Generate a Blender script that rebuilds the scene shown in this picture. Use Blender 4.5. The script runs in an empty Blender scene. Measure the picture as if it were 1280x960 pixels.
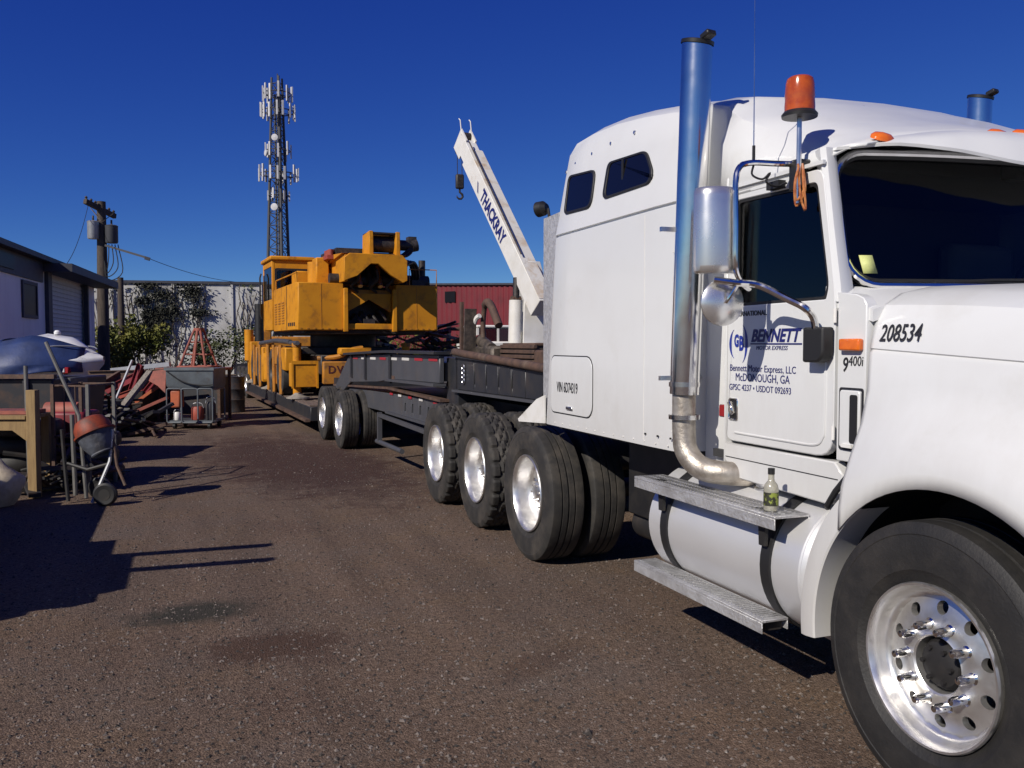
import bpy, bmesh, math, random
import numpy as np
from mathutils import Vector, Matrix
random.seed(7)
PI = math.pi
R_ = math.radians
scene = bpy.context.scene
COL = scene.collection

# ------------------------------------------------------------------ camera
cam_d = bpy.data.cameras.new('camera')
cam = bpy.data.objects.new('camera', cam_d)
COL.objects.link(cam)
cam_d.sensor_width = 36.0
cam_d.lens = 36.0 * 1090 / 1280
cam_d.clip_end = 3000
cam.location = (0, 0, 1.68)
cam.rotation_euler = (R_(90 - 2.63), 0, -math.atan(412 / 1090))
scene.camera = cam

# ------------------------------------------------------------------ sky, sun, exposure
SUN_EL = R_(34)
TO_SUN = Vector((-0.876 * math.cos(SUN_EL), -0.482 * math.cos(SUN_EL), math.sin(SUN_EL)))
world = bpy.data.worlds.new('World')
scene.world = world
world.use_nodes = True
wn = world.node_tree
for n in list(wn.nodes):
    wn.nodes.remove(n)
w_out = wn.nodes.new('ShaderNodeOutputWorld')
w_bg = wn.nodes.new('ShaderNodeBackground')
w_sky = wn.nodes.new('ShaderNodeTexSky')
w_sky.sky_type = 'NISHITA'
w_sky.sun_disc = False
w_sky.sun_elevation = SUN_EL
w_sky.sun_rotation = math.atan2(-0.876, -0.482)
w_sky.air_density = 1.0
w_sky.dust_density = 0.0
w_sky.ozone_density = 5.0
w_sky.altitude = 5000
w_bg.inputs['Strength'].default_value = 0.1
# the camera's deep-blue rendering of a clear sky: one power curve per channel over the whole dome
w_sep = wn.nodes.new('ShaderNodeSeparateColor')
w_cmb = wn.nodes.new('ShaderNodeCombineColor')
wn.links.new(w_sky.outputs[0], w_sep.inputs[0])
for k, (power, gain) in enumerate(((1.6, 1.5), (1.35, 1.09), (0.65, 0.77))):
    w_sc = wn.nodes.new('ShaderNodeMath')
    w_sc.operation = 'MULTIPLY'
    w_sc.inputs[1].default_value = 0.075
    w_pw = wn.nodes.new('ShaderNodeMath')
    w_pw.operation = 'POWER'
    w_pw.inputs[1].default_value = power
    w_gn = wn.nodes.new('ShaderNodeMath')
    w_gn.operation = 'MULTIPLY'
    w_gn.inputs[1].default_value = gain / 0.1
    wn.links.new(w_sep.outputs[k], w_sc.inputs[0])
    wn.links.new(w_sc.outputs[0], w_pw.inputs[0])
    wn.links.new(w_pw.outputs[0], w_gn.inputs[0])
    wn.links.new(w_gn.outputs[0], w_cmb.inputs[k])
wn.links.new(w_cmb.outputs[0], w_bg.inputs['Color'])
wn.links.new(w_bg.outputs[0], w_out.inputs['Surface'])
sun_d = bpy.data.lights.new('sun', 'SUN')
sun_d.energy = 4.6
sun_d.angle = R_(0.5)
sun_d.color = (1.0, 0.93, 0.83)
sun = bpy.data.objects.new('sun', sun_d)
COL.objects.link(sun)
sun.location = (-20, -10, 30)
sun.rotation_euler = (-TO_SUN).to_track_quat('-Z', 'Y').to_euler()
vs = scene.view_settings
vs.view_transform = 'Standard'
vs.look = 'None'
vs.exposure = 0.0
vs.gamma = 1.0

# ------------------------------------------------------------------ materials
MATS = {}
def nodes_of(m):
    return m.node_tree.nodes, m.node_tree.links

def mat(name, col, rough=0.6, metal=0.0, col2=None, scale=6.0, lo=0.4, hi=0.65, detail=6.0,
        dirt=None, dscale=1.2, dlo=0.55, dhi=0.75, bump=0.0, bscale=40.0, coat=0.0, rvar=0.0,
        emit=None, spec=0.5, trans=0.0, stretch=(1, 1, 1)):
    m = bpy.data.materials.new(name)
    m.use_nodes = True
    N, L = nodes_of(m)
    b = N['Principled BSDF']
    b.inputs['Roughness'].default_value = rough
    b.inputs['Metallic'].default_value = metal
    b.inputs['Specular IOR Level'].default_value = spec
    b.inputs['Coat Weight'].default_value = coat
    b.inputs['Coat Roughness'].default_value = 0.06
    b.inputs['Transmission Weight'].default_value = trans
    c4 = (*col, 1)
    b.inputs['Base Color'].default_value = c4
    if emit:
        b.inputs['Emission Color'].default_value = (*emit[0], 1)
        b.inputs['Emission Strength'].default_value = emit[1]
    if col2 or dirt or bump or rvar:
        tc = N.new('ShaderNodeTexCoord')
        mp = N.new('ShaderNodeMapping')
        mp.inputs['Scale'].default_value = stretch
        L.new(tc.outputs['Object'], mp.inputs['Vector'])
        src = mp.outputs[0]
        cur = None
        def noise(sc, det=6.0, ro=0.6):
            n = N.new('ShaderNodeTexNoise')
            n.inputs['Scale'].default_value = sc
            n.inputs['Detail'].default_value = det
            n.inputs['Roughness'].default_value = ro
            L.new(src, n.inputs['Vector'])
            return n
        def ramp(n, a, c):
            r = N.new('ShaderNodeMapRange')
            r.inputs['From Min'].default_value = a
            r.inputs['From Max'].default_value = c
            L.new(n.outputs['Fac'], r.inputs['Value'])
            return r
        def mix(fac, A, B):
            x = N.new('ShaderNodeMix')
            x.data_type = 'RGBA'
            L.new(fac, x.inputs[0])
            if isinstance(A, tuple):
                x.inputs[6].default_value = (*A, 1)
            else:
                L.new(A, x.inputs[6])
            if isinstance(B, tuple):
                x.inputs[7].default_value = (*B, 1)
            else:
                L.new(B, x.inputs[7])
            return x.outputs[2]
        if col2:
            cur = mix(ramp(noise(scale, detail), lo, hi).outputs[0], col, col2)
        if dirt:
            cur = mix(ramp(noise(dscale, 8, 0.65), dlo, dhi).outputs[0], cur if cur is not None else col, dirt)
        if cur is not None:
            L.new(cur, b.inputs['Base Color'])
        if rvar:
            r = ramp(noise(scale * 0.7), 0.3, 0.7)
            r.inputs['To Min'].default_value = max(0.02, rough - rvar)
            r.inputs['To Max'].default_value = min(1, rough + rvar)
            L.new(r.outputs[0], b.inputs['Roughness'])
        if bump:
            bp = N.new('ShaderNodeBump')
            bp.inputs['Strength'].default_value = bump
            bp.inputs['Distance'].default_value = 0.01
            L.new(noise(bscale, 5).outputs['Fac'], bp.inputs['Height'])
            L.new(bp.outputs[0], b.inputs['Normal'])
    MATS[name] = m
    return m

def glass_mat(name, tint, rough=0.02, refl=1.0):
    m = bpy.data.materials.new(name)
    m.use_nodes = True
    N, L = nodes_of(m)
    N.remove(N['Principled BSDF'])
    out = N['Material Output']
    tr = N.new('ShaderNodeBsdfTransparent')
    tr.inputs[0].default_value = (*tint, 1)
    gl = N.new('ShaderNodeBsdfGlossy')
    gl.inputs['Roughness'].default_value = rough
    fr = N.new('ShaderNodeFresnel')
    fr.inputs['IOR'].default_value = 1.5
    mx = N.new('ShaderNodeMixShader')
    L.new(fr.outputs[0], mx.inputs[0])
    L.new(tr.outputs[0], mx.inputs[1])
    L.new(gl.outputs[0], mx.inputs[2])
    L.new(mx.outputs[0], out.inputs['Surface'])
    MATS[name] = m
    return m

mat('white_paint', (0.665, 0.675, 0.675), 0.34, 0, (0.635, 0.64, 0.635), 3.0, 0.45, 0.8, dirt=(0.54, 0.53, 0.50), dscale=2.0, dlo=0.56, dhi=0.92, coat=0.25, rvar=0.07)
def road_grime(m, z0, z1, colr, amt):
    """dried road splash on the lowest panels, thinning upwards in ragged streaks"""
    N, L = nodes_of(m)
    b = N['Principled BSDF']
    src = b.inputs['Base Color'].links[0].from_socket
    geo = N.new('ShaderNodeNewGeometry')
    sep = N.new('ShaderNodeSeparateXYZ')
    L.new(geo.outputs['Position'], sep.inputs[0])
    mp = N.new('ShaderNodeMapping')
    mp.inputs['Scale'].default_value = (9, 9, 2.0)
    L.new(geo.outputs['Position'], mp.inputs['Vector'])
    n = N.new('ShaderNodeTexNoise')
    n.inputs['Scale'].default_value = 1.6
    n.inputs['Detail'].default_value = 8
    n.inputs['Roughness'].default_value = 0.7
    L.new(mp.outputs[0], n.inputs['Vector'])
    ma = N.new('ShaderNodeMath')
    ma.operation = 'MULTIPLY_ADD'
    ma.inputs[1].default_value = -0.55
    L.new(n.outputs['Fac'], ma.inputs[0])
    L.new(sep.outputs[2], ma.inputs[2])
    r = N.new('ShaderNodeMapRange')
    r.inputs['From Min'].default_value = z1 - 0.275
    r.inputs['From Max'].default_value = z0 - 0.275
    r.inputs['To Max'].default_value = amt
    L.new(ma.outputs[0], r.inputs['Value'])
    x = N.new('ShaderNodeMix')
    x.data_type = 'RGBA'
    L.new(r.outputs[0], x.inputs[0])
    L.new(src, x.inputs[6])
    x.inputs[7].default_value = (*colr, 1)
    L.new(x.outputs[2], b.inputs['Base Color'])
road_grime(MATS['white_paint'], 0.55, 1.55, (0.36, 0.32, 0.27), 0.42)
mat('white_grimy', (0.74, 0.73, 0.70), 0.45, 0, (0.6, 0.58, 0.52), 7.0, 0.45, 0.8, dirt=(0.3, 0.26, 0.2), dscale=5, dlo=0.55, dhi=0.9)
mat('chrome', (0.80, 0.79, 0.77), 0.12, 1.0, (0.62, 0.60, 0.57), 9, 0.45, 0.8, rvar=0.06)
mat('stack_chrome', (0.78, 0.77, 0.76), 0.17, 1.0, (0.62, 0.60, 0.57), 5, 0.5, 0.9, rvar=0.06)
mat('burnt_pipe', (0.50, 0.46, 0.40), 0.45, 0.7, (0.28, 0.24, 0.2), 14, 0.4, 0.7, bump=0.3, bscale=60)
mat('aluminium', (0.74, 0.74, 0.74), 0.30, 1.0, (0.58, 0.58, 0.57), 4, 0.4, 0.75, dirt=(0.33, 0.31, 0.28), dscale=7, dlo=0.62, dhi=0.95, rvar=0.1)
mat('rim_alu', (0.84, 0.83, 0.81), 0.36, 0.92, (0.7, 0.69, 0.66), 12, 0.45, 0.75, dirt=(0.35, 0.33, 0.3), dscale=16, dlo=0.6, dhi=0.9, rvar=0.1)
mat('tank_alu', (0.66, 0.66, 0.665), 0.42, 0.45, (0.70, 0.70, 0.70), 2.5, 0.4, 0.7, dirt=(0.55, 0.53, 0.5), dscale=4, dlo=0.55, dhi=0.95, rvar=0.1, stretch=(1, 0.5, 1))
mat('tread_plate', (0.62, 0.62, 0.62), 0.42, 0.55, (0.42, 0.41, 0.40), 10, 0.4, 0.7, bump=0.8, bscale=55)
mat('rubber', (0.015, 0.0145, 0.0145), 0.62, 0, (0.026, 0.024, 0.022), 9, 0.4, 0.75, dirt=(0.05, 0.044, 0.038), dscale=4, dlo=0.5, dhi=0.9, bump=0.25, bscale=90)
mat('rubber_dusty', (0.020, 0.019, 0.018), 0.75, 0, (0.040, 0.036, 0.031), 9, 0.4, 0.7, dirt=(0.085, 0.072, 0.058), dscale=5, dlo=0.48, dhi=0.78, bump=0.25, bscale=90)
mat('mirror_chrome', (0.80, 0.79, 0.77), 0.27, 0.85, (0.7, 0.69, 0.66), 6, 0.45, 0.8, rvar=0.05)
mat('black_rubber', (0.014, 0.014, 0.015), 0.55)
mat('black_paint', (0.013, 0.013, 0.014), 0.45, 0, (0.03, 0.027, 0.024), 8, 0.45, 0.75)
mat('chassis_black', (0.016, 0.015, 0.015), 0.6, 0, (0.05, 0.04, 0.032), 6, 0.5, 0.8)
mat('amber', (0.75, 0.16, 0.015), 0.2, 0, (0.62, 0.11, 0.012), 20, coat=0.4)
mat('beacon_amber', (0.46, 0.085, 0.01), 0.18, 0, (0.36, 0.055, 0.008), 25, 0.4, 0.6, coat=0.5)
mat('red_lamp', (0.28, 0.012, 0.016), 0.22, 0, coat=0.4)
mat('decal_black', (0.018, 0.018, 0.022), 0.5)
mat('decal_blue', (0.012, 0.03, 0.27), 0.45)
mat('decal_navy', (0.013, 0.017, 0.13), 0.45)
mat('decal_white', (0.7, 0.7, 0.7), 0.45)
mat('sticker', (0.62, 0.66, 0.25), 0.6, 0, (0.5, 0.54, 0.2), 30)
mat('cab_interior', (0.035, 0.035, 0.037), 0.8)
mat('seat_cloth', (0.14, 0.14, 0.15), 0.9)
glass_mat('cab_glass', (0.62, 0.68, 0.68))
glass_mat('sleeper_glass', (0.05, 0.05, 0.06))
glass_mat('clear_glass', (0.75, 0.8, 0.75))

# ------------------------------------------------------------------ mesh helper
WL = {}
class MB:
    def __init__(s):
        s.v = []
        s.f = []
    def add(s, vs_, fs):
        o = len(s.v)
        s.v.extend([tuple(p) for p in vs_])
        s.f.extend([tuple(i + o for i in f) for f in fs])
        return s
    def box(s, x0, x1, y0, y1, z0, z1):
        return s.add([(x0, y0, z0), (x1, y0, z0), (x1, y1, z0), (x0, y1, z0), (x0, y0, z1), (x1, y0, z1), (x1, y1, z1), (x0, y1, z1)],
                     [(0, 3, 2, 1), (4, 5, 6, 7), (0, 1, 5, 4), (1, 2, 6, 5), (2, 3, 7, 6), (3, 0, 4, 7)])
    def bar(s, p0, p1, w, h, up=(0, 0, 1)):
        p0, p1 = Vector(p0), Vector(p1)
        d = (p1 - p0).normalized()
        u = Vector(up)
        if abs(d.dot(u)) > 0.98:
            u = Vector((1, 0, 0))
        r = d.cross(u).normalized()
        u = r.cross(d).normalized()
        vs_ = []
        for p in (p0, p1):
            for a, b in ((-1, -1), (1, -1), (1, 1), (-1, 1)):
                vs_.append(p + r * a * w / 2 + u * b * h / 2)
        return s.add(vs_, [(0, 3, 2, 1), (4, 5, 6, 7), (0, 1, 5, 4), (1, 2, 6, 5), (2, 3, 7, 6), (3, 0, 4, 7)])
    def cyl(s, p0, p1, r0, r1=None, n=16, caps=True):
        r1 = r0 if r1 is None else r1
        p0, p1 = Vector(p0), Vector(p1)
        d = (p1 - p0).normalized()
        a = d.orthogonal().normalized()
        b = d.cross(a)
        vs_ = []
        for p, r in ((p0, r0), (p1, r1)):
            for k in range(n):
                t = 2 * PI * k / n
                vs_.append(p + (a * math.cos(t) + b * math.sin(t)) * r)
        fs = [(k, (k + 1) % n, n + (k + 1) % n, n + k) for k in range(n)]
        if caps:
            fs += [tuple(range(n))[::-1], tuple(range(n, 2 * n))]
        return s.add(vs_, fs)
    def tube(s, pts, r, n=8, closed=False, caps=True):
        P = [Vector(p) for p in pts]
        m = len(P)
        rs = r if isinstance(r, (list, tuple)) else [r] * m
        tang = []
        for i in range(m):
            a = P[(i - 1) % m] if (closed or i > 0) else P[i]
            b = P[(i + 1) % m] if (closed or i < m - 1) else P[i]
            tang.append((b - a).normalized())
        u = tang[0].orthogonal().normalized()
        vs_ = []
        for i in range(m):
            u = (u - tang[i] * u.dot(tang[i])).normalized()
            w = tang[i].cross(u)
            for k in range(n):
                t = 2 * PI * k / n
                vs_.append(P[i] + (u * math.cos(t) + w * math.sin(t)) * rs[i])
        fs = []
        for i in range(m if closed else m - 1):
            j = (i + 1) % m
            for k in range(n):
                k2 = (k + 1) % n
                fs.append((i * n + k, i * n + k2, j * n + k2, j * n + k))
        if not closed and caps:
            fs += [tuple(range(n))[::-1], tuple(range((m - 1) * n, m * n))]
        return s.add(vs_, fs)
    def lathe(s, prof, o, axis, n=32, mod=None):
        ax = Vector(axis).normalized()
        a = Vector((0, 0, 1)) if abs(ax.z) < 0.9 else Vector((1, 0, 0))
        a = (a - ax * a.dot(ax)).normalized()
        b = ax.cross(a)
        o = Vector(o)
        vs_ = []
        for i, (t, r) in enumerate(prof):
            for k in range(n):
                th = 2 * PI * k / n
                rr = r if mod is None else mod(i, k, r)
                vs_.append(o + ax * t + (a * math.cos(th) + b * math.sin(th)) * rr)
        fs = []
        for i in range(len(prof) - 1):
            for k in range(n):
                k2 = (k + 1) % n
                fs.append((i * n + k, i * n + k2, (i + 1) * n + k2, (i + 1) * n + k))
        return s.add(vs_, fs)
    def prism(s, poly, f0, f1):
        n = len(poly)
        vs_ = [f0(p, q) for p, q in poly] + [f1(p, q) for p, q in poly]
        fs = [tuple(range(n))[::-1], tuple(range(n, 2 * n))] + [(k, (k + 1) % n, n + (k + 1) % n, n + k) for k in range(n)]
        return s.add(vs_, fs)
    def px(s, poly, x0, x1):      # polygon in (y, z), thick in x
        return s.prism(poly, lambda p, q: (x0, p, q), lambda p, q: (x1, p, q))
    def py(s, poly, y0, y1):      # polygon in (x, z), thick in y
        return s.prism(poly, lambda p, q: (p, y0, q), lambda p, q: (p, y1, q))
    def pz(s, poly, z0, z1):      # polygon in (x, y), thick in z
        return s.prism(poly, lambda p, q: (p, q, z0), lambda p, q: (p, q, z1))
    def ring(s, outer, inner, f0, f1):   # plate with one hole; both outlines have the same count
        n = len(outer)
        vs_ = [f0(*p) for p in outer] + [f0(*p) for p in inner] + [f1(*p) for p in outer] + [f1(*p) for p in inner]
        fs = []
        for k in range(n):
            j = (k + 1) % n
            fs += [(k, n + k, n + j, j), (2 * n + k, 2 * n + j, 3 * n + j, 3 * n + k), (k, j, 2 * n + j, 2 * n + k), (n + k, 3 * n + k, 3 * n + j, n + j)]
        return s.add(vs_, fs)
    def loft(s, secs, caps=True, closed=True):
        m = len(secs[0])
        vs_ = [p for sec in secs for p in sec]
        fs = []
        for i in range(len(secs) - 1):
            for k in range(m if closed else m - 1):
                j = (k + 1) % m
                fs.append((i * m + k, i * m + j, (i + 1) * m + j, (i + 1) * m + k))
        if caps and closed:
            fs += [tuple(range(m))[::-1], tuple(range((len(secs) - 1) * m, len(secs) * m))]
        return s.add(vs_, fs)
    def xf(s, M):
        s.v = [tuple(M @ Vector(p)) for p in s.v]
        return s
    def build(s, name, material, parent=None, bevel=0.0, seg=1, smooth=35, kind=None, label=None, weld=False, thick=0.0):
        A = np.array(s.v, dtype=float)
        o = Vector(((A[:, 0].min() + A[:, 0].max()) / 2, (A[:, 1].min() + A[:, 1].max()) / 2, A[:, 2].min()))
        me = bpy.data.meshes.new(name)
        me.from_pydata((A - np.array(o)).tolist(), [], s.f)
        bm = bmesh.new()
        bm.from_mesh(me)
        if weld:
            bmesh.ops.remove_doubles(bm, verts=bm.verts, dist=0.0005)
        bmesh.ops.recalc_face_normals(bm, faces=bm.faces)
        bm.to_mesh(me)
        bm.free()
        if smooth:
            me.shade_smooth()
            me.set_sharp_from_angle(angle=R_(smooth))
        me.materials.append(MATS[material] if isinstance(material, str) else material)
        ob = bpy.data.objects.new(name, me)
        COL.objects.link(ob)
        pl = Vector((0, 0, 0))
        if parent is not None:
            ob.parent = parent
            pl = WL[parent.name]
        ob.location = o - pl
        WL[ob.name] = o
        if bevel:
            md = ob.modifiers.new('bevel', 'BEVEL')
            md.width = bevel
            md.segments = seg
            md.limit_method = 'ANGLE'
            md.angle_limit = R_(40)
        if thick:
            md = ob.modifiers.new('thickness', 'SOLIDIFY')
            md.thickness = thick
            md.offset = 0
        if kind:
            ob['kind'] = kind
        if label:
            ob['label'] = label
        return ob

def tag(o, label, cat, group=None):
    o['label'] = label
    o['category'] = cat
    o['kind'] = 'thing'
    if group:
        o['group'] = group
    return o

def thing(name, label, cat, loc, group=None):
    o = bpy.data.objects.new(name, None)
    COL.objects.link(o)
    o.location = loc
    o.empty_display_size = 0.2
    WL[o.name] = Vector(loc)
    return tag(o, label, cat, group)

def dup(src, parent, move=(0, 0, 0), rotz=0.0, scale=1.0):
    """copy of a part with its sub-parts, moved from its source's place"""
    c = src.copy()
    COL.objects.link(c)
    w = WL[src.name] + Vector(move)
    c.parent = parent
    c.location = w - (WL[parent.name] if parent else Vector((0, 0, 0)))
    c.rotation_euler = (0, 0, rotz)
    c.scale = (scale,) * 3
    WL[c.name] = w
    for ch in src.children:
        k = ch.copy()
        COL.objects.link(k)
        k.parent = c
        WL[k.name] = w + (WL[ch.name] - WL[src.name])
    return c

def rrect(y0, y1, z0, z1, r, n=4):
    """rounded rectangle outline, r one radius or four (y0z0, y1z0, y1z1, y0z1)"""
    rr = r if isinstance(r, (list, tuple)) else (r,) * 4
    pts = []
    for (cy, cz, a0, q) in ((y0, z0, PI, 0), (y1, z0, 1.5 * PI, 1), (y1, z1, 0, 2), (y0, z1, 0.5 * PI, 3)):
        q = rr[q]
        oy = cy + (q if cy == y0 else -q)
        oz = cz + (q if cz == z0 else -q)
        for k in range(n + 1):
            a = a0 + 0.5 * PI * k / n
            pts.append((oy + q * math.cos(a), oz + q * math.sin(a)))
    return pts

def rpoly(pts, r, n=4):
    """polygon with rounded corners"""
    out = []
    m = len(pts)
    for i in range(m):
        p = Vector(pts[i])
        a = Vector(pts[i - 1])
        b = Vector(pts[(i + 1) % m])
        q = r[i] if isinstance(r, (list, tuple)) else r
        pa = p + (a - p).normalized() * q
        pb = p + (b - p).normalized() * q
        for k in range(n + 1):
            t = k / n
            out.append(tuple((1 - t) ** 2 * pa + 2 * t * (1 - t) * p + t * t * pb))
    return out

def smooth_path(pts, n=6):
    P = [Vector(p) for p in pts]
    P = [P[0] * 2 - P[1]] + P + [P[-1] * 2 - P[-2]]
    out = []
    for i in range(1, len(P) - 2):
        for k in range(n):
            t = k / n
            a, b, c, d = P[i - 1], P[i], P[i + 1], P[i + 2]
            out.append(0.5 * ((2 * b) + (c - a) * t + (2 * a - 5 * b + 4 * c - d) * t * t + (-a + 3 * b - 3 * c + d) * t ** 3))
    out.append(P[-2])
    return out

def lettering(body, size, origin, xdir, ydir, material, parent, name='lettering', shear=0.0, bold=0.0, sx=1.0, align='LEFT', depth=0.0008, spacing=1.0):
    cu = bpy.data.curves.new(name, 'FONT')
    cu.body = body
    cu.size = size
    cu.shear = shear
    cu.offset = bold
    cu.extrude = depth
    cu.align_x = align
    cu.space_character = spacing
    cu.resolution_u = 3
    tmp = bpy.data.objects.new('tmp_text', cu)
    COL.objects.link(tmp)
    dg = bpy.context.evaluated_depsgraph_get()
    dg.update()
    me = bpy.data.meshes.new_from_object(tmp.evaluated_get(dg))
    bpy.data.objects.remove(tmp)
    X = Vector(xdir).normalized()
    Y = Vector(ydir).normalized()
    Z = X.cross(Y)
    M = Matrix(((X.x * sx, Y.x, Z.x, 0), (X.y * sx, Y.y, Z.y, 0), (X.z * sx, Y.z, Z.z, 0), (0, 0, 0, 1)))
    me.transform(M)
    me.materials.clear()
    me.materials.append(MATS[material])
    ob = bpy.data.objects.new(name, me)
    COL.objects.link(ob)
    w = Vector(origin)
    ob.parent = parent
    ob.location = w - WL[parent.name]
    WL[ob.name] = w
    return ob
mat('cable_orange', (0.55, 0.22, 0.07), 0.5, 0, (0.3, 0.08, 0.03), 30)

# ------------------------------------------------------------------ ground
def ground_material():
    m = bpy.data.materials.new('yard_dirt')
    m.use_nodes = True
    N, L = nodes_of(m)
    b = N['Principled BSDF']
    b.inputs['Roughness'].default_value = 0.92
    b.inputs['Specular IOR Level'].default_value = 0.2
    geo = N.new('ShaderNodeNewGeometry')
    pos = geo.outputs['Position']
    def noise(sc, det=6, ro=0.6, vec=None):
        n = N.new('ShaderNodeTexNoise')
        n.inputs['Scale'].default_value = sc
        n.inputs['Detail'].default_value = det
        n.inputs['Roughness'].default_value = ro
        L.new(vec or pos, n.inputs['Vector'])
        return n.outputs['Fac']
    def mr(v, a, c, t0=0.0, t1=1.0):
        r = N.new('ShaderNodeMapRange')
        r.inputs['From Min'].default_value = a
        r.inputs['From Max'].default_value = c
        r.inputs['To Min'].default_value = t0
        r.inputs['To Max'].default_value = t1
        L.new(v, r.inputs['Value'])
        return r.outputs[0]
    def mix(fac, A, B, mode='MIX'):
        x = N.new('ShaderNodeMix')
        x.data_type = 'RGBA'
        x.blend_type = mode
        if isinstance(fac, float):
            x.inputs[0].default_value = fac
        else:
            L.new(fac, x.inputs[0])
        for v, k in ((A, 6), (B, 7)):
            if isinstance(v, tuple):
                x.inputs[k].default_value = (*v, 1)
            else:
                L.new(v, x.inputs[k])
        return x.outputs[2]
    def math_(op, a, c):
        x = N.new('ShaderNodeMath')
        x.operation = op
        for v, k in ((a, 0), (c, 1)):
            if isinstance(v, (int, float)):
                x.inputs[k].default_value = v
            else:
                L.new(v, x.inputs[k])
        return x.outputs[0]
    col = mix(mr(noise(0.55, 5), 0.38, 0.62), (0.118, 0.092, 0.074), (0.108, 0.093, 0.086))
    col = mix(mr(noise(1.7, 6), 0.5, 0.72), col, (0.135, 0.105, 0.074))
    col = mix(mr(noise(0.35, 4, 0.5), 0.56, 0.7), col, (0.070, 0.045, 0.038))
    # fine chippings: light and dark grains
    vo = N.new('ShaderNodeTexVoronoi')
    vo.inputs['Scale'].default_value = 110
    L.new(pos, vo.inputs['Vector'])
    sep = N.new('ShaderNodeSeparateColor')
    L.new(vo.outputs['Color'], sep.inputs[0])
    col = mix(mr(sep.outputs[0], 0.0, 1.0, 0.0, 0.75), mix(0.5, col, (0.045, 0.036, 0.031)), mix(0.30, col, (0.26, 0.235, 0.21)))
    col = mix(mr(noise(60, 8, 0.8), 0.35, 0.7, 0.0, 0.8), mix(0.45, col, (0.03, 0.025, 0.022)), col)
    col = mix(mr(noise(150, 4, 0.7), 0.66, 0.76, 0.0, 0.7), col, (0.30, 0.28, 0.25))
    # coarse grit: light and dark crumbs a centimetre or two across
    col = mix(1.0, col, mix(mr(noise(34, 8, 0.9), 0.38, 0.62), (0.36, 0.34, 0.33), (1.50, 1.50, 1.50)), 'MULTIPLY')
    # drive lanes along the yard and broad tonal patches
    mp = N.new('ShaderNodeMapping')
    mp.inputs['Scale'].default_value = (2.4, 0.22, 1)
    L.new(pos, mp.inputs['Vector'])
    col = mix(1.0, col, mix(mr(noise(1.0, 5, 0.6, mp.outputs[0]), 0.35, 0.65), (0.80, 0.79, 0.79), (1.12, 1.10, 1.08)), 'MULTIPLY')
    col = mix(mr(noise(0.8, 6, 0.7), 0.5, 0.75, 0.0, 0.45), col, (0.075, 0.075, 0.078))
    # oil and tar patches with ragged edges
    sx = N.new('ShaderNodeSeparateXYZ')
    L.new(pos, sx.inputs[0])
    wob = noise(2.2, 6, 0.65)
    wob2 = noise(9, 5, 0.7)
    for (cx, cy, rx, ry, rot, colr, amt) in (
            (0.04, 5.74, 0.36, 0.22, 0.25, (0.024, 0.026, 0.024), 0.97),
            (0.44, 4.95, 0.40, 0.24, 0.15, (0.034, 0.021, 0.017), 0.72),
            (0.62, 4.7, 0.2, 0.14, -0.4, (0.05, 0.036, 0.031), 0.5),
            (1.55, 12.9, 1.25, 3.6, 0.12, (0.030, 0.018, 0.018), 0.85),
            (1.75, 4.2, 0.35, 0.12, 0.5, (0.045, 0.032, 0.027), 0.5),
            (2.0, 6.0, 0.5, 0.12, 0.9, (0.06, 0.05, 0.042), 0.35)):
        dx = math_('SUBTRACT', sx.outputs[0], cx)
        dy = math_('SUBTRACT', sx.outputs[1], cy)
        ca, sa = math.cos(rot), math.sin(rot)
        u = math_('DIVIDE', math_('ADD', math_('MULTIPLY', dx, ca), math_('MULTIPLY', dy, sa)), rx)
        v = math_('DIVIDE', math_('SUBTRACT', math_('MULTIPLY', dy, ca), math_('MULTIPLY', dx, sa)), ry)
        d = math_('SQRT', math_('ADD', math_('MULTIPLY', u, u), math_('MULTIPLY', v, v)), 0)
        d = math_('ADD', d, math_('MULTIPLY', math_('SUBTRACT', wob, 0.5), 1.7))
        d = math_('ADD', d, math_('MULTIPLY', math_('SUBTRACT', wob2, 0.5), 1.3))
        col = mix(mr(d, 1.25, 0.65, 0.0, amt), col, colr)
    col = mix(1.0, col, (2.02, 1.73, 1.50), 'MULTIPLY')
    L.new(col, b.inputs['Base Color'])
    hgt = math_('ADD', math_('MULTIPLY', noise(130, 6, 0.8), 0.7), math_('MULTIPLY', vo.outputs['Distance'], -0.6))
    hgt = math_('ADD', hgt, math_('MULTIPLY', noise(14, 5, 0.65), 0.5))
    bp = N.new('ShaderNodeBump')
    bp.inputs['Strength'].default_value = 0.85
    bp.inputs['Distance'].default_value = 0.02
    L.new(hgt, bp.inputs['Height'])
    L.new(bp.outputs[0], b.inputs['Normal'])
    MATS['yard_dirt'] = m
ground_material()
g = MB()
g.add([(-600, -300, 0), (900, -300, 0), (900, 1200, 0), (-600, 1200, 0)], [(0, 1, 2, 3)])
go = g.build('ground', 'yard_dirt', smooth=0)
go['kind'] = 'structure'

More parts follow.
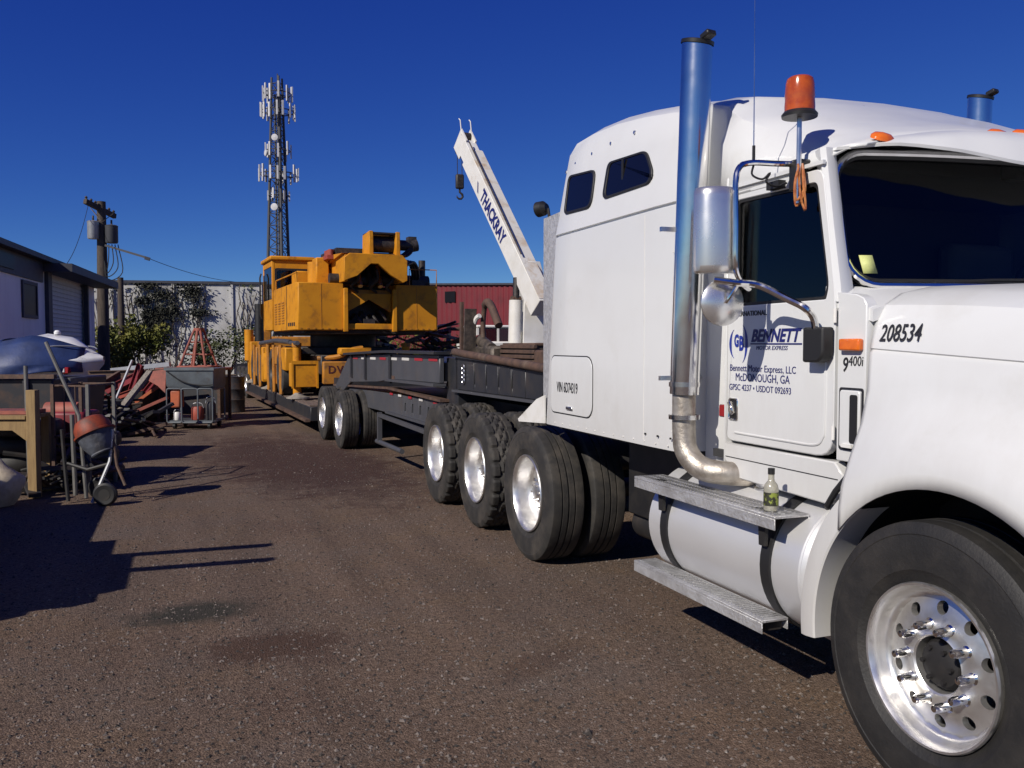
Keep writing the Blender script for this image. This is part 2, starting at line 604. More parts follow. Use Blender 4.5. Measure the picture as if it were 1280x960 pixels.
mat('stone_chips', (0.17, 0.14, 0.12), 0.9, 0, (0.028, 0.023, 0.02), 22, 0.44, 0.54, dirt=(0.30, 0.28, 0.25), dscale=26, dlo=0.67, dhi=0.70)
def gravel():
    rng = np.random.default_rng(3)
    n = 85000
    # density falls with distance; sector in front of the camera
    r = 1.7 + 15.0 * rng.random(n) ** 1.9
    a = np.radians(rng.uniform(-18, 62, n))
    x = r * np.sin(a)
    y = r * np.cos(a)
    s = 0.0030 + 0.0105 * rng.random(n) ** 2.6
    s *= np.where(rng.random(n) < 0.006, 2.0, 1.0)
    base = np.array([(1, 0, 0), (-1, 0, 0), (0, 1, 0), (0, -1, 0), (0, 0, 1), (0, 0, -0.6)])
    fac = np.array([(0, 2, 4), (2, 1, 4), (1, 3, 4), (3, 0, 4), (2, 0, 5), (1, 2, 5), (3, 1, 5), (0, 3, 5)])
    v = base[None] * s[:, None, None] * rng.uniform(0.6, 1.35, (n, 6, 1))
    v[:, :, 2] *= rng.uniform(0.4, 0.85, (n, 1))
    th = rng.uniform(0, 2 * PI, n)
    c, sn = np.cos(th)[:, None], np.sin(th)[:, None]
    vx = v[:, :, 0] * c - v[:, :, 1] * sn + x[:, None]
    vy = v[:, :, 0] * sn + v[:, :, 1] * c + y[:, None]
    V = np.stack([vx, vy, v[:, :, 2] + 0.001], 2).reshape(-1, 3)
    Fc = (fac[None] + (np.arange(n) * 6)[:, None, None]).reshape(-1, 3)
    me = bpy.data.meshes.new('gravel')
    me.from_pydata(V.tolist(), [], Fc.tolist())
    me.materials.append(MATS['stone_chips'])
    o = bpy.data.objects.new('gravel', me)
    COL.objects.link(o)
    tag(o, 'loose stone chippings scattered over the brown dirt yard', 'gravel')
    o['kind'] = 'stuff'
gravel()

# ------------------------------------------------------------------ wheels
def tyre_mb(kind, R=0.52, W=0.28, bead=0.292):
    h = W / 2
    side = [(-h * 0.74, bead), (-h * 0.80, bead + 0.008), (-h * 0.94, bead + 0.045), (-h * 0.975, bead + 0.052), (-h * 1.0, R - 0.125), (-h * 1.0, R - 0.085), (-h * 0.97, R - 0.05), (-h * 0.985, R - 0.046), (-h * 0.93, R - 0.018), (-h * 0.86, R - 0.004)]
    tr = []
    if kind == 'rib':
        g = 0.012
        edges = [-0.105, -0.058, -0.045, -0.008, 0.008, 0.045, 0.058, 0.105]
        edges = [e * W / 0.28 for e in edges]
        for i in range(0, 8, 2):
            a, b = edges[i], edges[i + 1]
            tr += [(a, R), (b, R)]
            if i < 6:
                tr += [(b + 0.002, R - g), (edges[i + 2] - 0.002, R - g)]
        prof = side + tr + [(-t, r) for t, r in side[::-1]]
        return MB().lathe(prof, (0, 0, 0), (1, 0, 0), 80)
    if kind == 'steer':
        g = 0.011
        prof = side + [(-0.10, R), (-0.062, R), (-0.060, R - g), (-0.050, R - g), (-0.048, R), (-0.006, R), (-0.004, R - g), (0.004, R - g), (0.006, R), (0.048, R), (0.050, R - g), (0.060, R - g), (0.062, R), (0.10, R)] + [(-t, r) for t, r in side[::-1]]
        return MB().lathe(prof, (0, 0, 0), (1, 0, 0), 96)
    # lug: blocks in staggered rows
    cols = [-0.112, -0.098, -0.068, -0.062, -0.034, -0.028, -0.003, 0.003, 0.028, 0.034, 0.062, 0.068, 0.098, 0.112]
    row = [0, 0, 0, -1, 1, 1, 2, 2, 3, 3, -1, 4, 4, 4]
    off = {0: 0, 1: 2, 2: 5, 3: 2, 4: 3}
    prof = side + [(c, R) for c in cols] + [(-t, r) for t, r in side[::-1]]
    ns = len(side)
    def mod(i, k, r):
        j = i - ns
        if -2 <= j < len(cols) + 2:
            jj = min(max(j, 0), len(cols) - 1)
            rw = row[jj]
            if rw == -1:
                return r - 0.016
            if (k + off[rw] + (j % 2 if rw in (1, 2, 3) else 0)) % 7 in (0, 1):
                return r - 0.017
        return r
    return MB().lathe(prof, (0, 0, 0), (1, 0, 0), 168, mod)

def dish_rim():      # deep rim of an outer dual, outside towards -x
    m = MB()
    prof = [(-0.128, 0.300), (-0.136, 0.296), (-0.134, 0.287), (-0.118, 0.276), (-0.085, 0.268), (-0.03, 0.262), (0.0, 0.252), (0.018, 0.235), (0.022, 0.20), (0.012, 0.165), (0.006, 0.125), (0.02, 0.115)]
    m.lathe(prof, (0, 0, 0), (1, 0, 0), 64)
    m.lathe([(0.13, 0.30), (0.10, 0.275), (0.02, 0.262), (-0.128, 0.300)], (0, 0, 0), (1, 0, 0), 48)
    return m

def hub_mb(depth=-0.05):
    m = MB()
    m.lathe([(0.10, 0.125), (0.02, 0.118), (0.0, 0.10), (depth + 0.02, 0.092), (depth, 0.08), (depth - 0.012, 0.05), (depth - 0.012, 0.0)], (0, 0, 0), (1, 0, 0), 32)
    for k in range(6):
        t = 2 * PI * k / 6
        m.cyl((depth - 0.005, 0.062 * math.cos(t), 0.062 * math.sin(t)), (depth - 0.022, 0.062 * math.cos(t), 0.062 * math.sin(t)), 0.009, n=6)
    return m

def steer_rim():
    m = MB()
    prof = [(-0.128, 0.300), (-0.137, 0.296), (-0.136, 0.288), (-0.122, 0.279), (-0.10, 0.272), (-0.072, 0.268), (-0.058, 0.258), (-0.054, 0.246)]
    m.lathe(prof, (0, 0, 0), (1, 0, 0), 80)
    m.lathe([(0.13, 0.30), (0.10, 0.275), (0.02, 0.262), (-0.128, 0.300)], (0, 0, 0), (1, 0, 0), 48)
    # disc with ten hand holes
    def face(r):
        t = (r - 0.105) / (0.246 - 0.105)
        return -0.085 + 0.031 * t ** 1.6
    r0, r1, rc, hr = 0.165, 0.246, 0.208, 0.025
    K = 16
    for h in range(10):
        tc = 2 * PI * (h + 0.5) / 10
        half = PI / 10
        outs, ins = [], []
        angs = sorted([2 * PI * k / K for k in range(K)])
        for a in angs:
            ca, sa = math.cos(a), math.sin(a)
            # hole edge in (arc length, r)
            ins.append((tc + hr * ca / rc, rc + hr * sa))
            tt = min((half * rc / abs(ca)) if abs(ca) > 1e-6 else 9, ((r1 - rc) / sa) if sa > 1e-6 else 9, ((r0 - rc) / sa) if sa < -1e-6 else 9)
            outs.append((tc + tt * ca / rc, rc + tt * sa))
        # snap the four nearest to the sector corners
        for cth, cr in ((tc + half, r1), (tc - half, r1), (tc - half, r0), (tc + half, r0)):
            kx = min(range(K), key=lambda q: ((outs[q][0] - cth) * rc) ** 2 + (outs[q][1] - cr) ** 2)
            outs[kx] = (cth, cr)
        P = lambda th, r, dx=0: (face(r) + dx, r * math.cos(th), r * math.sin(th))
        vs_ = [P(*p) for p in outs] + [P(*p) for p in ins] + [P(p[0], p[1], 0.028) for p in ins]
        fs = []
        for k in range(K):
            j = (k + 1) % K
            fs += [(k, j, K + j, K + k), (K + k, K + j, 2 * K + j, 2 * K + k)]
        m.add(vs_, fs)
    m.lathe([(face(0.165), 0.165), (face(0.14), 0.14), (face(0.115), 0.115), (-0.088, 0.108), (-0.082, 0.102), (-0.02, 0.10)], (0, 0, 0), (1, 0, 0), 80)
    return m

def make_wheel(parent, kind, x, y, R, rim, side=-1, first=None):
    """wheel > tyre, rim, lug nuts. Built facing -x at the origin and then moved."""
    mv = Matrix.Translation((x, y, R)) @ Matrix.Rotation(0 if side < 0 else PI, 4, 'Z')
    w = hub_mb(-0.045 if rim == 'dish' else -0.075).xf(mv).build('wheel', 'chassis_black' if rim != 'dish' else 'rim_alu', parent)
    tyre_mb(kind, R).xf(mv).build('tyre', 'rubber' if kind == 'steer' else 'rubber_dusty', w, smooth=28)
    if rim == 'dish':
        dish_rim().xf(mv).build('rim', 'rim_alu', w, smooth=40)
        for k in range(10):
            t = 2 * PI * k / 10
            c, s = 0.143 * math.cos(t), 0.143 * math.sin(t)
            MB().cyl((0.02, c, s), (-0.02, c, s), 0.016, n=6).xf(mv).build('lug_nut', 'chrome', w)
    elif rim == 'steer':
        steer_rim().xf(mv).build('rim', 'rim_alu', w, smooth=40, weld=True)
        for k in range(10):
            t = 2 * PI * k / 10
            c, s = 0.143 * math.cos(t), 0.143 * math.sin(t)
            MB().lathe([(-0.07, 0.024), (-0.078, 0.024), (-0.084, 0.0175), (-0.135, 0.0165), (-0.146, 0.012), (-0.149, 0.0)], (0, c, s), (1, 0, 0), 12).xf(mv).build('lug_nut_cover', 'chrome', w)
    else:
        dish_rim().xf(mv @ Matrix.Rotation(PI, 4, 'Z')).build('rim', 'rim_alu', w, smooth=40)
    return w

# ------------------------------------------------------------------ the white tractor unit
XC = 3.73
def mx(x):
    return 2 * XC - x
truck = thing('semi_truck', 'white sleeper-cab semi truck with tall chrome exhaust stack and door lettering', 'truck', (XC, 5.0, 0))

# --- sleeper box: sections along y, mirrored about the centre line
def sleeper_section(y, inset=0.0, drop=0.0, fl=1.09):
    zt = {5.97: 3.185, 5.9: 3.205, 5.6: 3.215, 5.2: 3.20, 4.8: 3.16, 4.4: 3.105, 4.10: 3.05}[y] - drop
    up = [(1.22, fl), (1.22, 2.435), (1.205, 2.437), (1.205, 2.452), (1.222, 2.455), (1.215, 2.50), (1.172, 2.82),
          (1.150, zt - 0.20), (1.10, zt - 0.115), (1.02, zt - 0.065), (0.85, zt - 0.03), (0.5, zt - 0.005), (0.0, zt)]
    up = [(max(0, w - inset), z) for w, z in up]
    lean = lambda z: -0.125 * (z - 1.09) if y > 5.93 else (-0.125 * (z - 1.09) * (y - 4.06) / 1.9)
    pts = [(XC - w, y + lean(z), z) for w, z in up]
    pts += [(XC + w, y + lean(z), z) for w, z in up[::-1][1:]]
    return pts
secs = [sleeper_section(5.97, 0.02, 0.01)] + [sleeper_section(v) for v in (5.9, 5.6, 5.2, 4.8, 4.4)] + [sleeper_section(4.10, 0.012)]
sleeper = MB().loft(secs).build('sleeper', 'white_paint', truck, smooth=24)

def skin_x(z):      # outer face of the sleeper's upper part
    return XC - 1.215 + (z - 2.50) * 0.1344 if z > 2.5 else XC - 1.222
def sleeper_window(name, poly, rad):
    out = rpoly(poly, rad, 4)
    cy = sum(p[0] for p in out) / len(out)
    cz = sum(p[1] for p in out) / len(out)
    inn = [(cy + (p[0] - cy) * 0.90, cz + (p[1] - cz) * 0.88) for p in out]
    m = MB().ring(out, inn, lambda p, q: (skin_x(q) - 0.012, p, q), lambda p, q: (skin_x(q) + 0.01, p, q))
    fr = m.build(name, 'black_rubber', sleeper, bevel=0.003)
    MB().prism(inn, lambda p, q: (skin_x(q) - 0.006, p, q), lambda p, q: (skin_x(q) - 0.002, p, q)).build('pane', 'sleeper_pane', sleeper)
    return fr
mat('sleeper_pane', (0.004, 0.004, 0.006), 0.04, 0, spec=0.5)
sleeper_window('window_frame', [(5.64, 2.585), (5.64, 2.86), (5.20, 2.825), (5.20, 2.572)], [0.05, 0.05, 0.07, 0.07])
sleeper_window('window_frame', [(5.05, 2.60), (5.03, 2.835), (4.53, 2.81), (4.415, 2.66), (4.43, 2.60)], [0.06, 0.05, 0.06, 0.04, 0.05])
MB().box(skin_x(2.7) - 0.008, skin_x(2.7) - 0.001, 4.79, 4.81, 2.62, 2.81).build('window_divider', 'black_rubber', sleeper)
for (y, z) in ((5.56, 2.93), (5.30, 2.945), (5.03, 2.955), (4.72, 2.955), (5.72, 2.90)):
    MB().cyl((skin_x(2.82) + 0.045, y - 0.0, z), (skin_x(2.82) + 0.012, y, z), 0.011, n=10).build('roof_bolt', 'aluminium', sleeper)
MB().box(2.5085, 2.5105, 4.470, 4.474, 1.12, 2.42).build('panel_seam', 'white_grimy', sleeper)
# luggage hatch: gasket ring, panel, handle
ol = rrect(5.14, 5.83, 1.185, 1.60, (0.09, 0.05, 0.06, 0.09), 4)
il = rrect(5.148, 5.822, 1.193, 1.592, (0.085, 0.045, 0.055, 0.085), 4)
MB().ring(ol, il, lambda p, q: (2.508, p, q), lambda p, q: (2.514, p, q)).build('hatch_gasket', 'black_rubber', sleeper)
hatch = MB().px(il, 2.504, 2.516).build('luggage_hatch', 'white_paint', sleeper, bevel=0.002)
MB().box(2.492, 2.506, 5.44, 5.54, 1.222, 1.246).build('latch', 'aluminium', sleeper, bevel=0.004)
lettering('VIN 6D74319', 0.10, (2.5025, 5.715, 1.342), (0, -1, 0), (0, 0, 1), 'decal_black', sleeper, sx=0.62, bold=0.001)
for y in (4.16, 4.30, 4.44):
    MB().cyl((2.508, y, 1.16), (2.500, y, 1.16), 0.006, n=8).build('rivet', 'chassis_black', sleeper)
rv_ = MB()
for k in range(13):
    rv_.cyl((2.5095, 4.2 + 0.13 * k, 1.115), (2.506, 4.2 + 0.13 * k, 1.115), 0.005, n=6)
for k in range(9):
    rv_.cyl((2.5095, 4.155, 1.2 + 0.14 * k), (2.506, 4.155, 1.2 + 0.14 * k), 0.0045, n=6)
rv_.build('rivet_row', 'white_grimy', sleeper, kind='stuff')
# corner trim (quilted stainless), work lamp, rear splash plate
mat('quilted_steel', (0.60, 0.60, 0.60), 0.42, 0.35, (0.45, 0.45, 0.45), 30, 0.4, 0.6, bump=0.9, bscale=38)
MB().loft([[(2.535, 5.93 - 0.12 * (z - 1.09), z), (2.56, 6.10, z), (2.66, 6.13, z), (2.66, 5.9 - 0.12 * (z - 1.09), z)] for z in (1.14, 1.8, 2.4, 2.62)]).build('corner_trim', 'quilted_steel', truck)
wl = MB().lathe([(0.0, 0.0), (0.0, 0.03), (0.03, 0.055), (0.085, 0.058), (0.09, 0.05), (0.08, 0.0)], (2.57, 6.06, 2.70), (-0.5, 0.85, -0.1), 20).build('work_lamp', 'black_paint', truck)
MB().cyl((2.58, 6.03, 2.60), (2.575, 6.05, 2.69), 0.012, n=8).build('lamp_stem', 'black_paint', wl)
MB().px([(5.97, 1.09), (5.97, 1.30), (6.13, 1.26), (6.52, 1.08), (6.50, 1.06)], 2.515, 2.525).build('splash_plate', 'white_grimy', truck)

# --- stack, elbow and rain cap on both sides
def stack(x, y0, y1, ztop, near=True):
    pts = [(x, y0 + (y1 - y0) * t, 1.42 + (ztop - 1.42) * t) for t in (0, 0.5, 1)]
    m = MB().tube(pts, [0.077, 0.077, 0.0765], 28, caps=False)
    st = m.build('exhaust_stack', 'stack_chrome', truck)
    # rain flap
    MB().lathe([(0, 0.083), (0.018, 0.083), (0.022, 0.07), (0.022, 0.0)], (x, y1, ztop - 0.01), (0.05, -0.22, 1), 24).build('rain_cap', 'black_paint', st)
    MB().bar((x, y1 - 0.06, ztop + 0.0), (x + 0.01, y1 - 0.118, ztop + 0.018), 0.06, 0.03).build('cap_weight', 'black_paint', st, bevel=0.006)
    if near:
        el = smooth_path([(x, y0 + 0.004, 1.46), (x, y0, 1.22), (x + 0.005, y0 - 0.02, 1.12), (x + 0.04, y0 - 0.09, 1.045), (x + 0.11, y0 - 0.19, 1.025), (x + 0.30, y0 - 0.26, 1.015)], 6)
        MB().tube(el, 0.061, 24, caps=False).build('exhaust_elbow', 'burnt_pipe', st)
        for z, mname in ((1.47, 'clamp'), (1.30, 'clamp')):
            MB().lathe([(-0.012, 0.066), (-0.012, 0.082), (0.012, 0.082), (0.012, 0.066)], (x, y0, z), (0, 0, 1), 28).build(mname, 'stack_chrome', st)
        for z in (2.28, 1.50):
            MB().cyl((x + 0.03, y0 + 0.02, z), (x + 0.20, y0 + 0.16, z), 0.012, n=8).build('stack_bracket', 'chrome', st)
            MB().box(x - 0.10, x - 0.02, y0 + 0.075, y0 + 0.095, z - 0.012, z + 0.012).build('bracket_bolt', 'aluminium', st)
    return st
stack(2.45, 3.935, 3.845, 3.195)
stack(5.06, 4.50, 4.46, 3.34, False)
MB().box(2.62, 2.70, 3.80, 3.875, 1.30, 1.365).build('side_lamp', 'red_lamp', truck, bevel=0.006)

# --- cab: roof, recess wall behind the door, sill, cowl, pillars
roof_secs = []
for y, pr in ((4.12, [(1.04, 2.42), (1.04, 2.80), (1.03, 2.98), (0.85, 3.03), (0.42, 3.065), (0, 3.075)]),
              (3.93, [(1.04, 2.42), (1.04, 2.75), (1.03, 2.92), (0.85, 2.985), (0.42, 3.02), (0, 3.03)]),
              (3.90, [(1.10, 2.42), (1.09, 2.72), (1.02, 2.88), (0.85, 2.965), (0.42, 3.005), (0, 3.015)]),
              (3.80, [(1.125, 2.42), (1.11, 2.66), (1.03, 2.82), (0.85, 2.915), (0.42, 2.965), (0, 2.975)]),
              (3.60, [(1.125, 2.42), (1.11, 2.58), (1.02, 2.73), (0.82, 2.83), (0.42, 2.885), (0, 2.895)]),
              (3.34, [(1.125, 2.42), (1.10, 2.53), (1.0, 2.64), (0.8, 2.72), (0.42, 2.765), (0, 2.775)]),
              (3.12, [(1.115, 2.47), (1.09, 2.52), (0.99, 2.58), (0.8, 2.645), (0.42, 2.69), (0, 2.70)]),
              (3.03, [(1.04, 2.52), (1.03, 2.535), (0.97, 2.555), (0.8, 2.605), (0.42, 2.652), (0, 2.664)]),
              (2.95, [(1.02, 2.515), (1.01, 2.525), (0.96, 2.535), (0.8, 2.56), (0.42, 2.60), (0, 2.61)])):
    roof_secs.append([(XC - w, y, z) for w, z in pr] + [(XC + w, y, z) for w, z in pr[::-1][1:]])
cab = MB().loft(roof_secs, caps=False, closed=False).build('cab_roof', 'white_paint', truck, smooth=30, thick=0.012)
# visor over the windscreen
def lerp_tab(t, tab):
    for (t0, v0), (t1, v1) in zip(tab, tab[1:]):
        if t <= t1:
            q = (t - t0) / (t1 - t0)
            q = q * q * (3 - 2 * q) * 0.5 + q * 0.5
            return v0 + (v1 - v0) * q
    return tab[-1][1]
vsec = []
for k in range(33):
    t = -1 + 2 * k / 32
    X = XC + 1.08 * t
    yf = lerp_tab(abs(t), ((0, 2.73), (0.3, 2.765), (0.6, 2.83), (0.85, 2.92), (1.0, 3.06)))
    ze = lerp_tab(abs(t), ((0, 2.425), (0.3, 2.448), (0.6, 2.495), (0.8, 2.518), (1.0, 2.515)))
    zt = lerp_tab(abs(t), ((0, 2.625), (0.4, 2.615), (0.75, 2.578), (0.92, 2.545), (1.0, 2.521)))
    yb = max(yf + 0.02, lerp_tab(abs(t), ((0, 3.02), (0.6, 3.02), (0.9, 3.06), (1.0, 3.10))))
    m_ = (zt + ze) / 2
    vsec.append([(X, yf, ze), (X, yf - 0.006, ze + 0.012), (X, yf + (yb - yf) * 0.12, m_ + (zt - ze) * 0.12), (X, yf + (yb - yf) * 0.4, zt - 0.004), (X, yb, zt + 0.03 * (1 - t ** 4)), (X, yb, zt - 0.03 * (1 - t ** 4) - 0.002), (X, yf + (yb - yf) * 0.35, ze + 0.03 * (1 - t ** 4))])
visor = MB().loft(vsec).build('sun_visor', 'white_paint', cab, smooth=30)
for X, y, z in ((2.81, 2.965, 2.570), (3.40, 2.90, 2.618), (3.535, 2.885, 2.624), (3.925, 2.885, 2.624), (4.06, 2.90, 2.618), (4.65, 2.965, 2.570)):
    m = MB().lathe([(0, 0.058), (0.012, 0.056), (0.024, 0.04), (0.03, 0.0)], (0, 0, 0), (0, -0.35, 1), 20)
    m.xf(Matrix.Translation((X, y, z - 0.016)) @ Matrix.Diagonal((1.0, 0.62, 1, 1))).build('marker_light', 'amber', visor)

# recess wall and rear wall of the cab
MB().px([(3.80, 1.0), (4.10, 1.0), (4.10, 2.5), (3.80, 2.5)], 2.69, 2.71).build('rear_quarter', 'white_paint', truck)
MB().px([(3.80, 1.0), (4.10, 1.0), (4.10, 2.5), (3.80, 2.5)], mx(2.71), mx(2.69)).build('rear_quarter', 'white_paint', truck)
MB().box(2.60, 2.74, 3.782, 3.80, 1.05, 2.52).build('door_post', 'white_paint', truck, bevel=0.006)
MB().box(mx(2.74), mx(2.60), 3.782, 3.80, 1.05, 2.52).build('door_post', 'white_paint', truck, bevel=0.006)
inner = MB()
inner.box(2.76, mx(2.76), 3.98, 4.05, 1.1, 2.80)
inner.box(2.66, mx(2.66), 3.0, 3.98, 1.08, 1.12)
inner.box(2.68, mx(2.68), 3.17, 3.98, 2.47, 2.485)
inner.build('cab_floor', 'cab_interior', truck)
dash = MB().px([(3.0, 1.2), (3.02, 1.90), (3.14, 1.92), (3.30, 1.84), (3.34, 1.66), (3.18, 1.5), (3.16, 1.2)], 2.70, mx(2.70)).build('dashboard', 'cab_interior', truck, bevel=0.02)
for cx in (3.08, 4.38):
    st = MB().box(cx - 0.25, cx + 0.25, 3.42, 3.90, 1.12, 1.62).build('seat', 'seat_cloth', truck, bevel=0.04, seg=2)
    MB().box(cx - 0.24, cx + 0.24, 3.80, 3.93, 1.62, 2.26).build('backrest', 'seat_cloth', st, bevel=0.04, seg=2)
sw = []
for k in range(28):
    t = 2 * PI * k / 28
    sw.append((4.38 + 0.23 * math.cos(t), 3.36 + 0.23 * math.sin(t) * 0.55, 1.92 + 0.23 * math.sin(t) * -0.8 * -1))
MB().tube(sw, 0.014, 8, closed=True).build('steering_wheel', 'black_rubber', truck)

# door with a window opening
def door(side):
    S = (lambda x: x) if side < 0 else mx
    out = rpoly([(3.772, 1.19), (2.992, 1.19), (2.992, 1.88), (3.085, 2.44), (3.772, 2.44)], [0.05, 0.11, 0.10, 0.05, 0.04], 5)
    inn = rpoly([(3.712, 1.868), (3.052, 1.872), (3.035, 1.93), (3.118, 2.385), (3.712, 2.395)], [0.03, 0.015, 0.03, 0.03, 0.03], 5)
    d = MB().ring(out, inn, lambda p, q: (S(2.600), p, q), lambda p, q: (S(2.640), p, q)).build('door', 'white_paint', truck, bevel=0.004)
    MB().prism(inn, lambda p, q: (S(2.616), p, q), lambda p, q: (S(2.620), p, q)).build('door_window', 'cab_glass', d)
    inn2 = [(3.375 + (p - 3.375) * 0.955, 2.13 + (q - 2.13) * 0.945) for p, q in inn]
    MB().ring(inn, inn2, lambda p, q: (S(2.606), p, q), lambda p, q: (S(2.625), p, q)).build('window_seal', 'black_rubber', d)
    MB().px([(3.80, 2.455), (3.80, 2.472), (3.07, 2.472), (3.07, 2.455)], S(2.590), S(2.604)).build('drip_rail', 'white_paint', truck)
    return d
dr = door(-1)
door(1)
# pressed rib near the door's lower edge, handle pocket, hinges
MB().tube(smooth_path([(2.599, 3.70, 1.235), (2.599, 3.3, 1.233), (2.599, 3.11, 1.236), (2.599, 3.055, 1.27), (2.599, 3.045, 1.34), (2.599, 3.045, 1.70)], 5), 0.006, 6).build('pressed_rib', 'white_paint', dr)
hp = rrect(3.672, 3.752, 1.295, 1.408, 0.014, 3)
hi = rrect(3.680, 3.744, 1.303, 1.400, 0.010, 3)
MB().ring(hp, hi, lambda p, q: (2.592, p, q), lambda p, q: (2.604, p, q)).build('handle_bezel', 'chrome', dr, bevel=0.003)
MB().px(hi, 2.597, 2.603).build('handle_pocket', 'black_paint', dr)
MB().bar((2.588, 3.735, 1.39), (2.590, 3.705, 1.325), 0.018, 0.022).build('door_handle', 'chrome', dr, bevel=0.004)
for z in (1.30, 1.80):
    MB().cyl((2.596, 2.988, z - 0.03), (2.596, 2.988, z + 0.03), 0.008, n=8).build('hinge', 'white_grimy', dr)
# sill under the door with its crease, dark tape and the diagonal seal
MB().px([(3.80, 1.176), (2.985, 1.176), (2.93, 1.125), (2.96, 1.03), (3.02, 0.985), (3.70, 1.005), (3.80, 1.10)], 2.602, 2.66).build('sill', 'white_paint', truck, bevel=0.006)
MB().px([(3.78, 1.108), (2.96, 1.104), (2.96, 1.100), (3.78, 1.104)], 2.600, 2.606).build('sill_seam', 'black_rubber', truck)
MB().tube([(2.575, 2.80, 1.205), (2.57, 2.84, 1.16), (2.565, 2.93, 1.06), (2.57, 2.985, 0.99), (2.6, 3.02, 0.975)], 0.014, 8).build('fender_seal', 'black_rubber', truck)
# cowl panel between door and bonnet: vent, lamp, badge
cowl = MB().px([(2.975, 1.185), (2.812, 1.185), (2.812, 1.84), (2.83, 1.868), (2.87, 1.885), (2.985, 1.90), (2.978, 1.86)], 2.602, 2.66).build('cowl_panel', 'white_paint', truck, bevel=0.004)
MB().px([(2.975, 1.185), (2.812, 1.185), (2.812, 1.84), (2.83, 1.868), (2.87, 1.885), (2.985, 1.90), (2.978, 1.86)], mx(2.66), mx(2.602)).build('cowl_panel', 'white_paint', truck, bevel=0.004)
MB().ring(rrect(2.818, 2.955, 1.235, 1.498, 0.012, 3), rrect(2.825, 2.948, 1.243, 1.490, 0.010, 3), lambda p, q: (2.596, p, q), lambda p, q: (2.604, p, q)).build('vent_seam', 'decal_black', cowl)
MB().px(rrect(2.828, 2.945, 1.246, 1.487, 0.012, 3), 2.588, 2.602).build('vent_cover', 'white_paint', cowl, bevel=0.004)
MB().px(rrect(2.838, 2.880, 1.268, 1.470, 0.010, 3), 2.584, 2.592).build('vent_slot', 'black_rubber', cowl)
MB().box(2.578, 2.592, 2.86, 2.92, 1.248, 1.262).build('vent_foot', 'white_grimy', cowl)
ml = MB().box(2.572, 2.602, 2.822, 2.940, 1.652, 1.702).build('side_marker', 'amber', cowl, bevel=0.008, seg=2)
lettering('9', 0.085, (2.600, 2.945, 1.565), (0, -1, 0), (0, 0, 1), 'decal_black', cowl, sx=0.8, shear=0.15, bold=0.001)
lettering('400i', 0.058, (2.600, 2.908, 1.590), (0, -1, 0), (0, 0, 1), 'decal_black', cowl, sx=0.85, shear=0.1)
# A pillars
for s in (-1, 1):
    S = (lambda x: x) if s < 0 else mx
    secs = []
    for z, ya, yb, xb in ((1.86, 2.982, 3.03, 2.70), (1.93, 2.990, 3.05, 2.70), (2.2, 3.040, 3.11, 2.69), (2.53, 3.095, 3.17, 2.685)):
        secs.append([(S(2.602), ya + 0.012, z), (S(2.615), ya - 0.012, z), (S(2.65), ya - 0.012, z), (S(xb), ya + 0.01, z), (S(xb), yb, z), (S(2.63), yb, z)])
    MB().loft(secs).build('windscreen_pillar', 'white_paint', truck, smooth=50)
# windscreen
def ws(X, z):
    t = (X - XC) / 1.04
    return (X, 2.845 + 0.185 * t * t + 0.20 * (z - 1.93), z)
def rr_ws(x0, x1, z0, z1, r, n=6):
    return [ws(X, z) for X, z in rrect(x0, x1, z0, z1, r, n)]
rows = []
for j in range(9):
    z = 1.93 + (2.52 - 1.93) * j / 8
    rows.append([ws(2.685 + (mx(2.685) - 2.685) * i / 24, z) for i in range(25)])
wsn = MB()
wsn.loft(rows, closed=False)
screen = wsn.build('windscreen', 'cab_glass', truck)
def ws_ring(ins, rad, off):
    o = []
    for X, z in rrect(2.69 + ins, mx(2.69) - ins, 1.938 + ins, 2.515 - ins, 0.13, 6):
        p = ws(X, z)
        o.append((p[0], p[1] - off, p[2]))
    # straight runs need points along the curve of the glass
    full = []
    for a, b in zip(o, o[1:] + o[:1]):
        k = max(1, int(abs(b[0] - a[0]) / 0.12))
        for q in range(k):
            X = a[0] + (b[0] - a[0]) * q / k
            z = a[2] + (b[2] - a[2]) * q / k
            p = ws(X, z)
            full.append((p[0], p[1] - off, p[2]))
    return full
MB().tube(ws_ring(0.0, 0, 0.006), 0.024, 8, closed=True).build('screen_gasket', 'black_rubber', screen)
MB().tube(ws_ring(-0.006, 0, 0.024), 0.016, 8, closed=True).build('chrome_trim', 'chrome', screen)
MB().add([ws(2.765, 1.985), ws(2.825, 1.985), ws(2.812, 2.065), ws(2.755, 2.065)], [(0, 1, 2, 3)]).xf(Matrix.Translation((0, -0.004, 0))).build('sticker', 'sticker', screen, thick=0.001)
MB().tube([ws(XC - 0.02, 1.95), ws(XC - 0.02, 2.2), ws(XC - 0.02, 2.49)], 0.014, 6).build('centre_bar', 'black_rubber', screen)
for x0 in (3.05, 3.95):
    p0 = Vector(ws(x0, 1.945)) + Vector((0, -0.03, 0))
    p1 = Vector(ws(x0 + 0.55, 1.965)) + Vector((0, -0.03, 0))
    MB().tube([p0, (p0 + p1) / 2 + Vector((0, -0.01, 0.004)), p1], 0.007, 6).build('wiper', 'black_rubber', truck)
sc_ = []
for k in range(21):
    t = -1 + 2 * k / 20
    X = XC + 1.115 * t
    y1 = ws(X, 1.93)[1]
    e_ = 0.05 * t ** 8
    sc_.append([(X, 2.79, 1.82 - e_), (X, 2.79, 1.87 - e_), (X, y1 - 0.10, 1.915 - e_ * 0.6), (X, y1 + 0.01, 1.93), (X, y1 + 0.02, 1.86)])
MB().loft(sc_).build('scuttle', 'white_paint', truck, smooth=40)
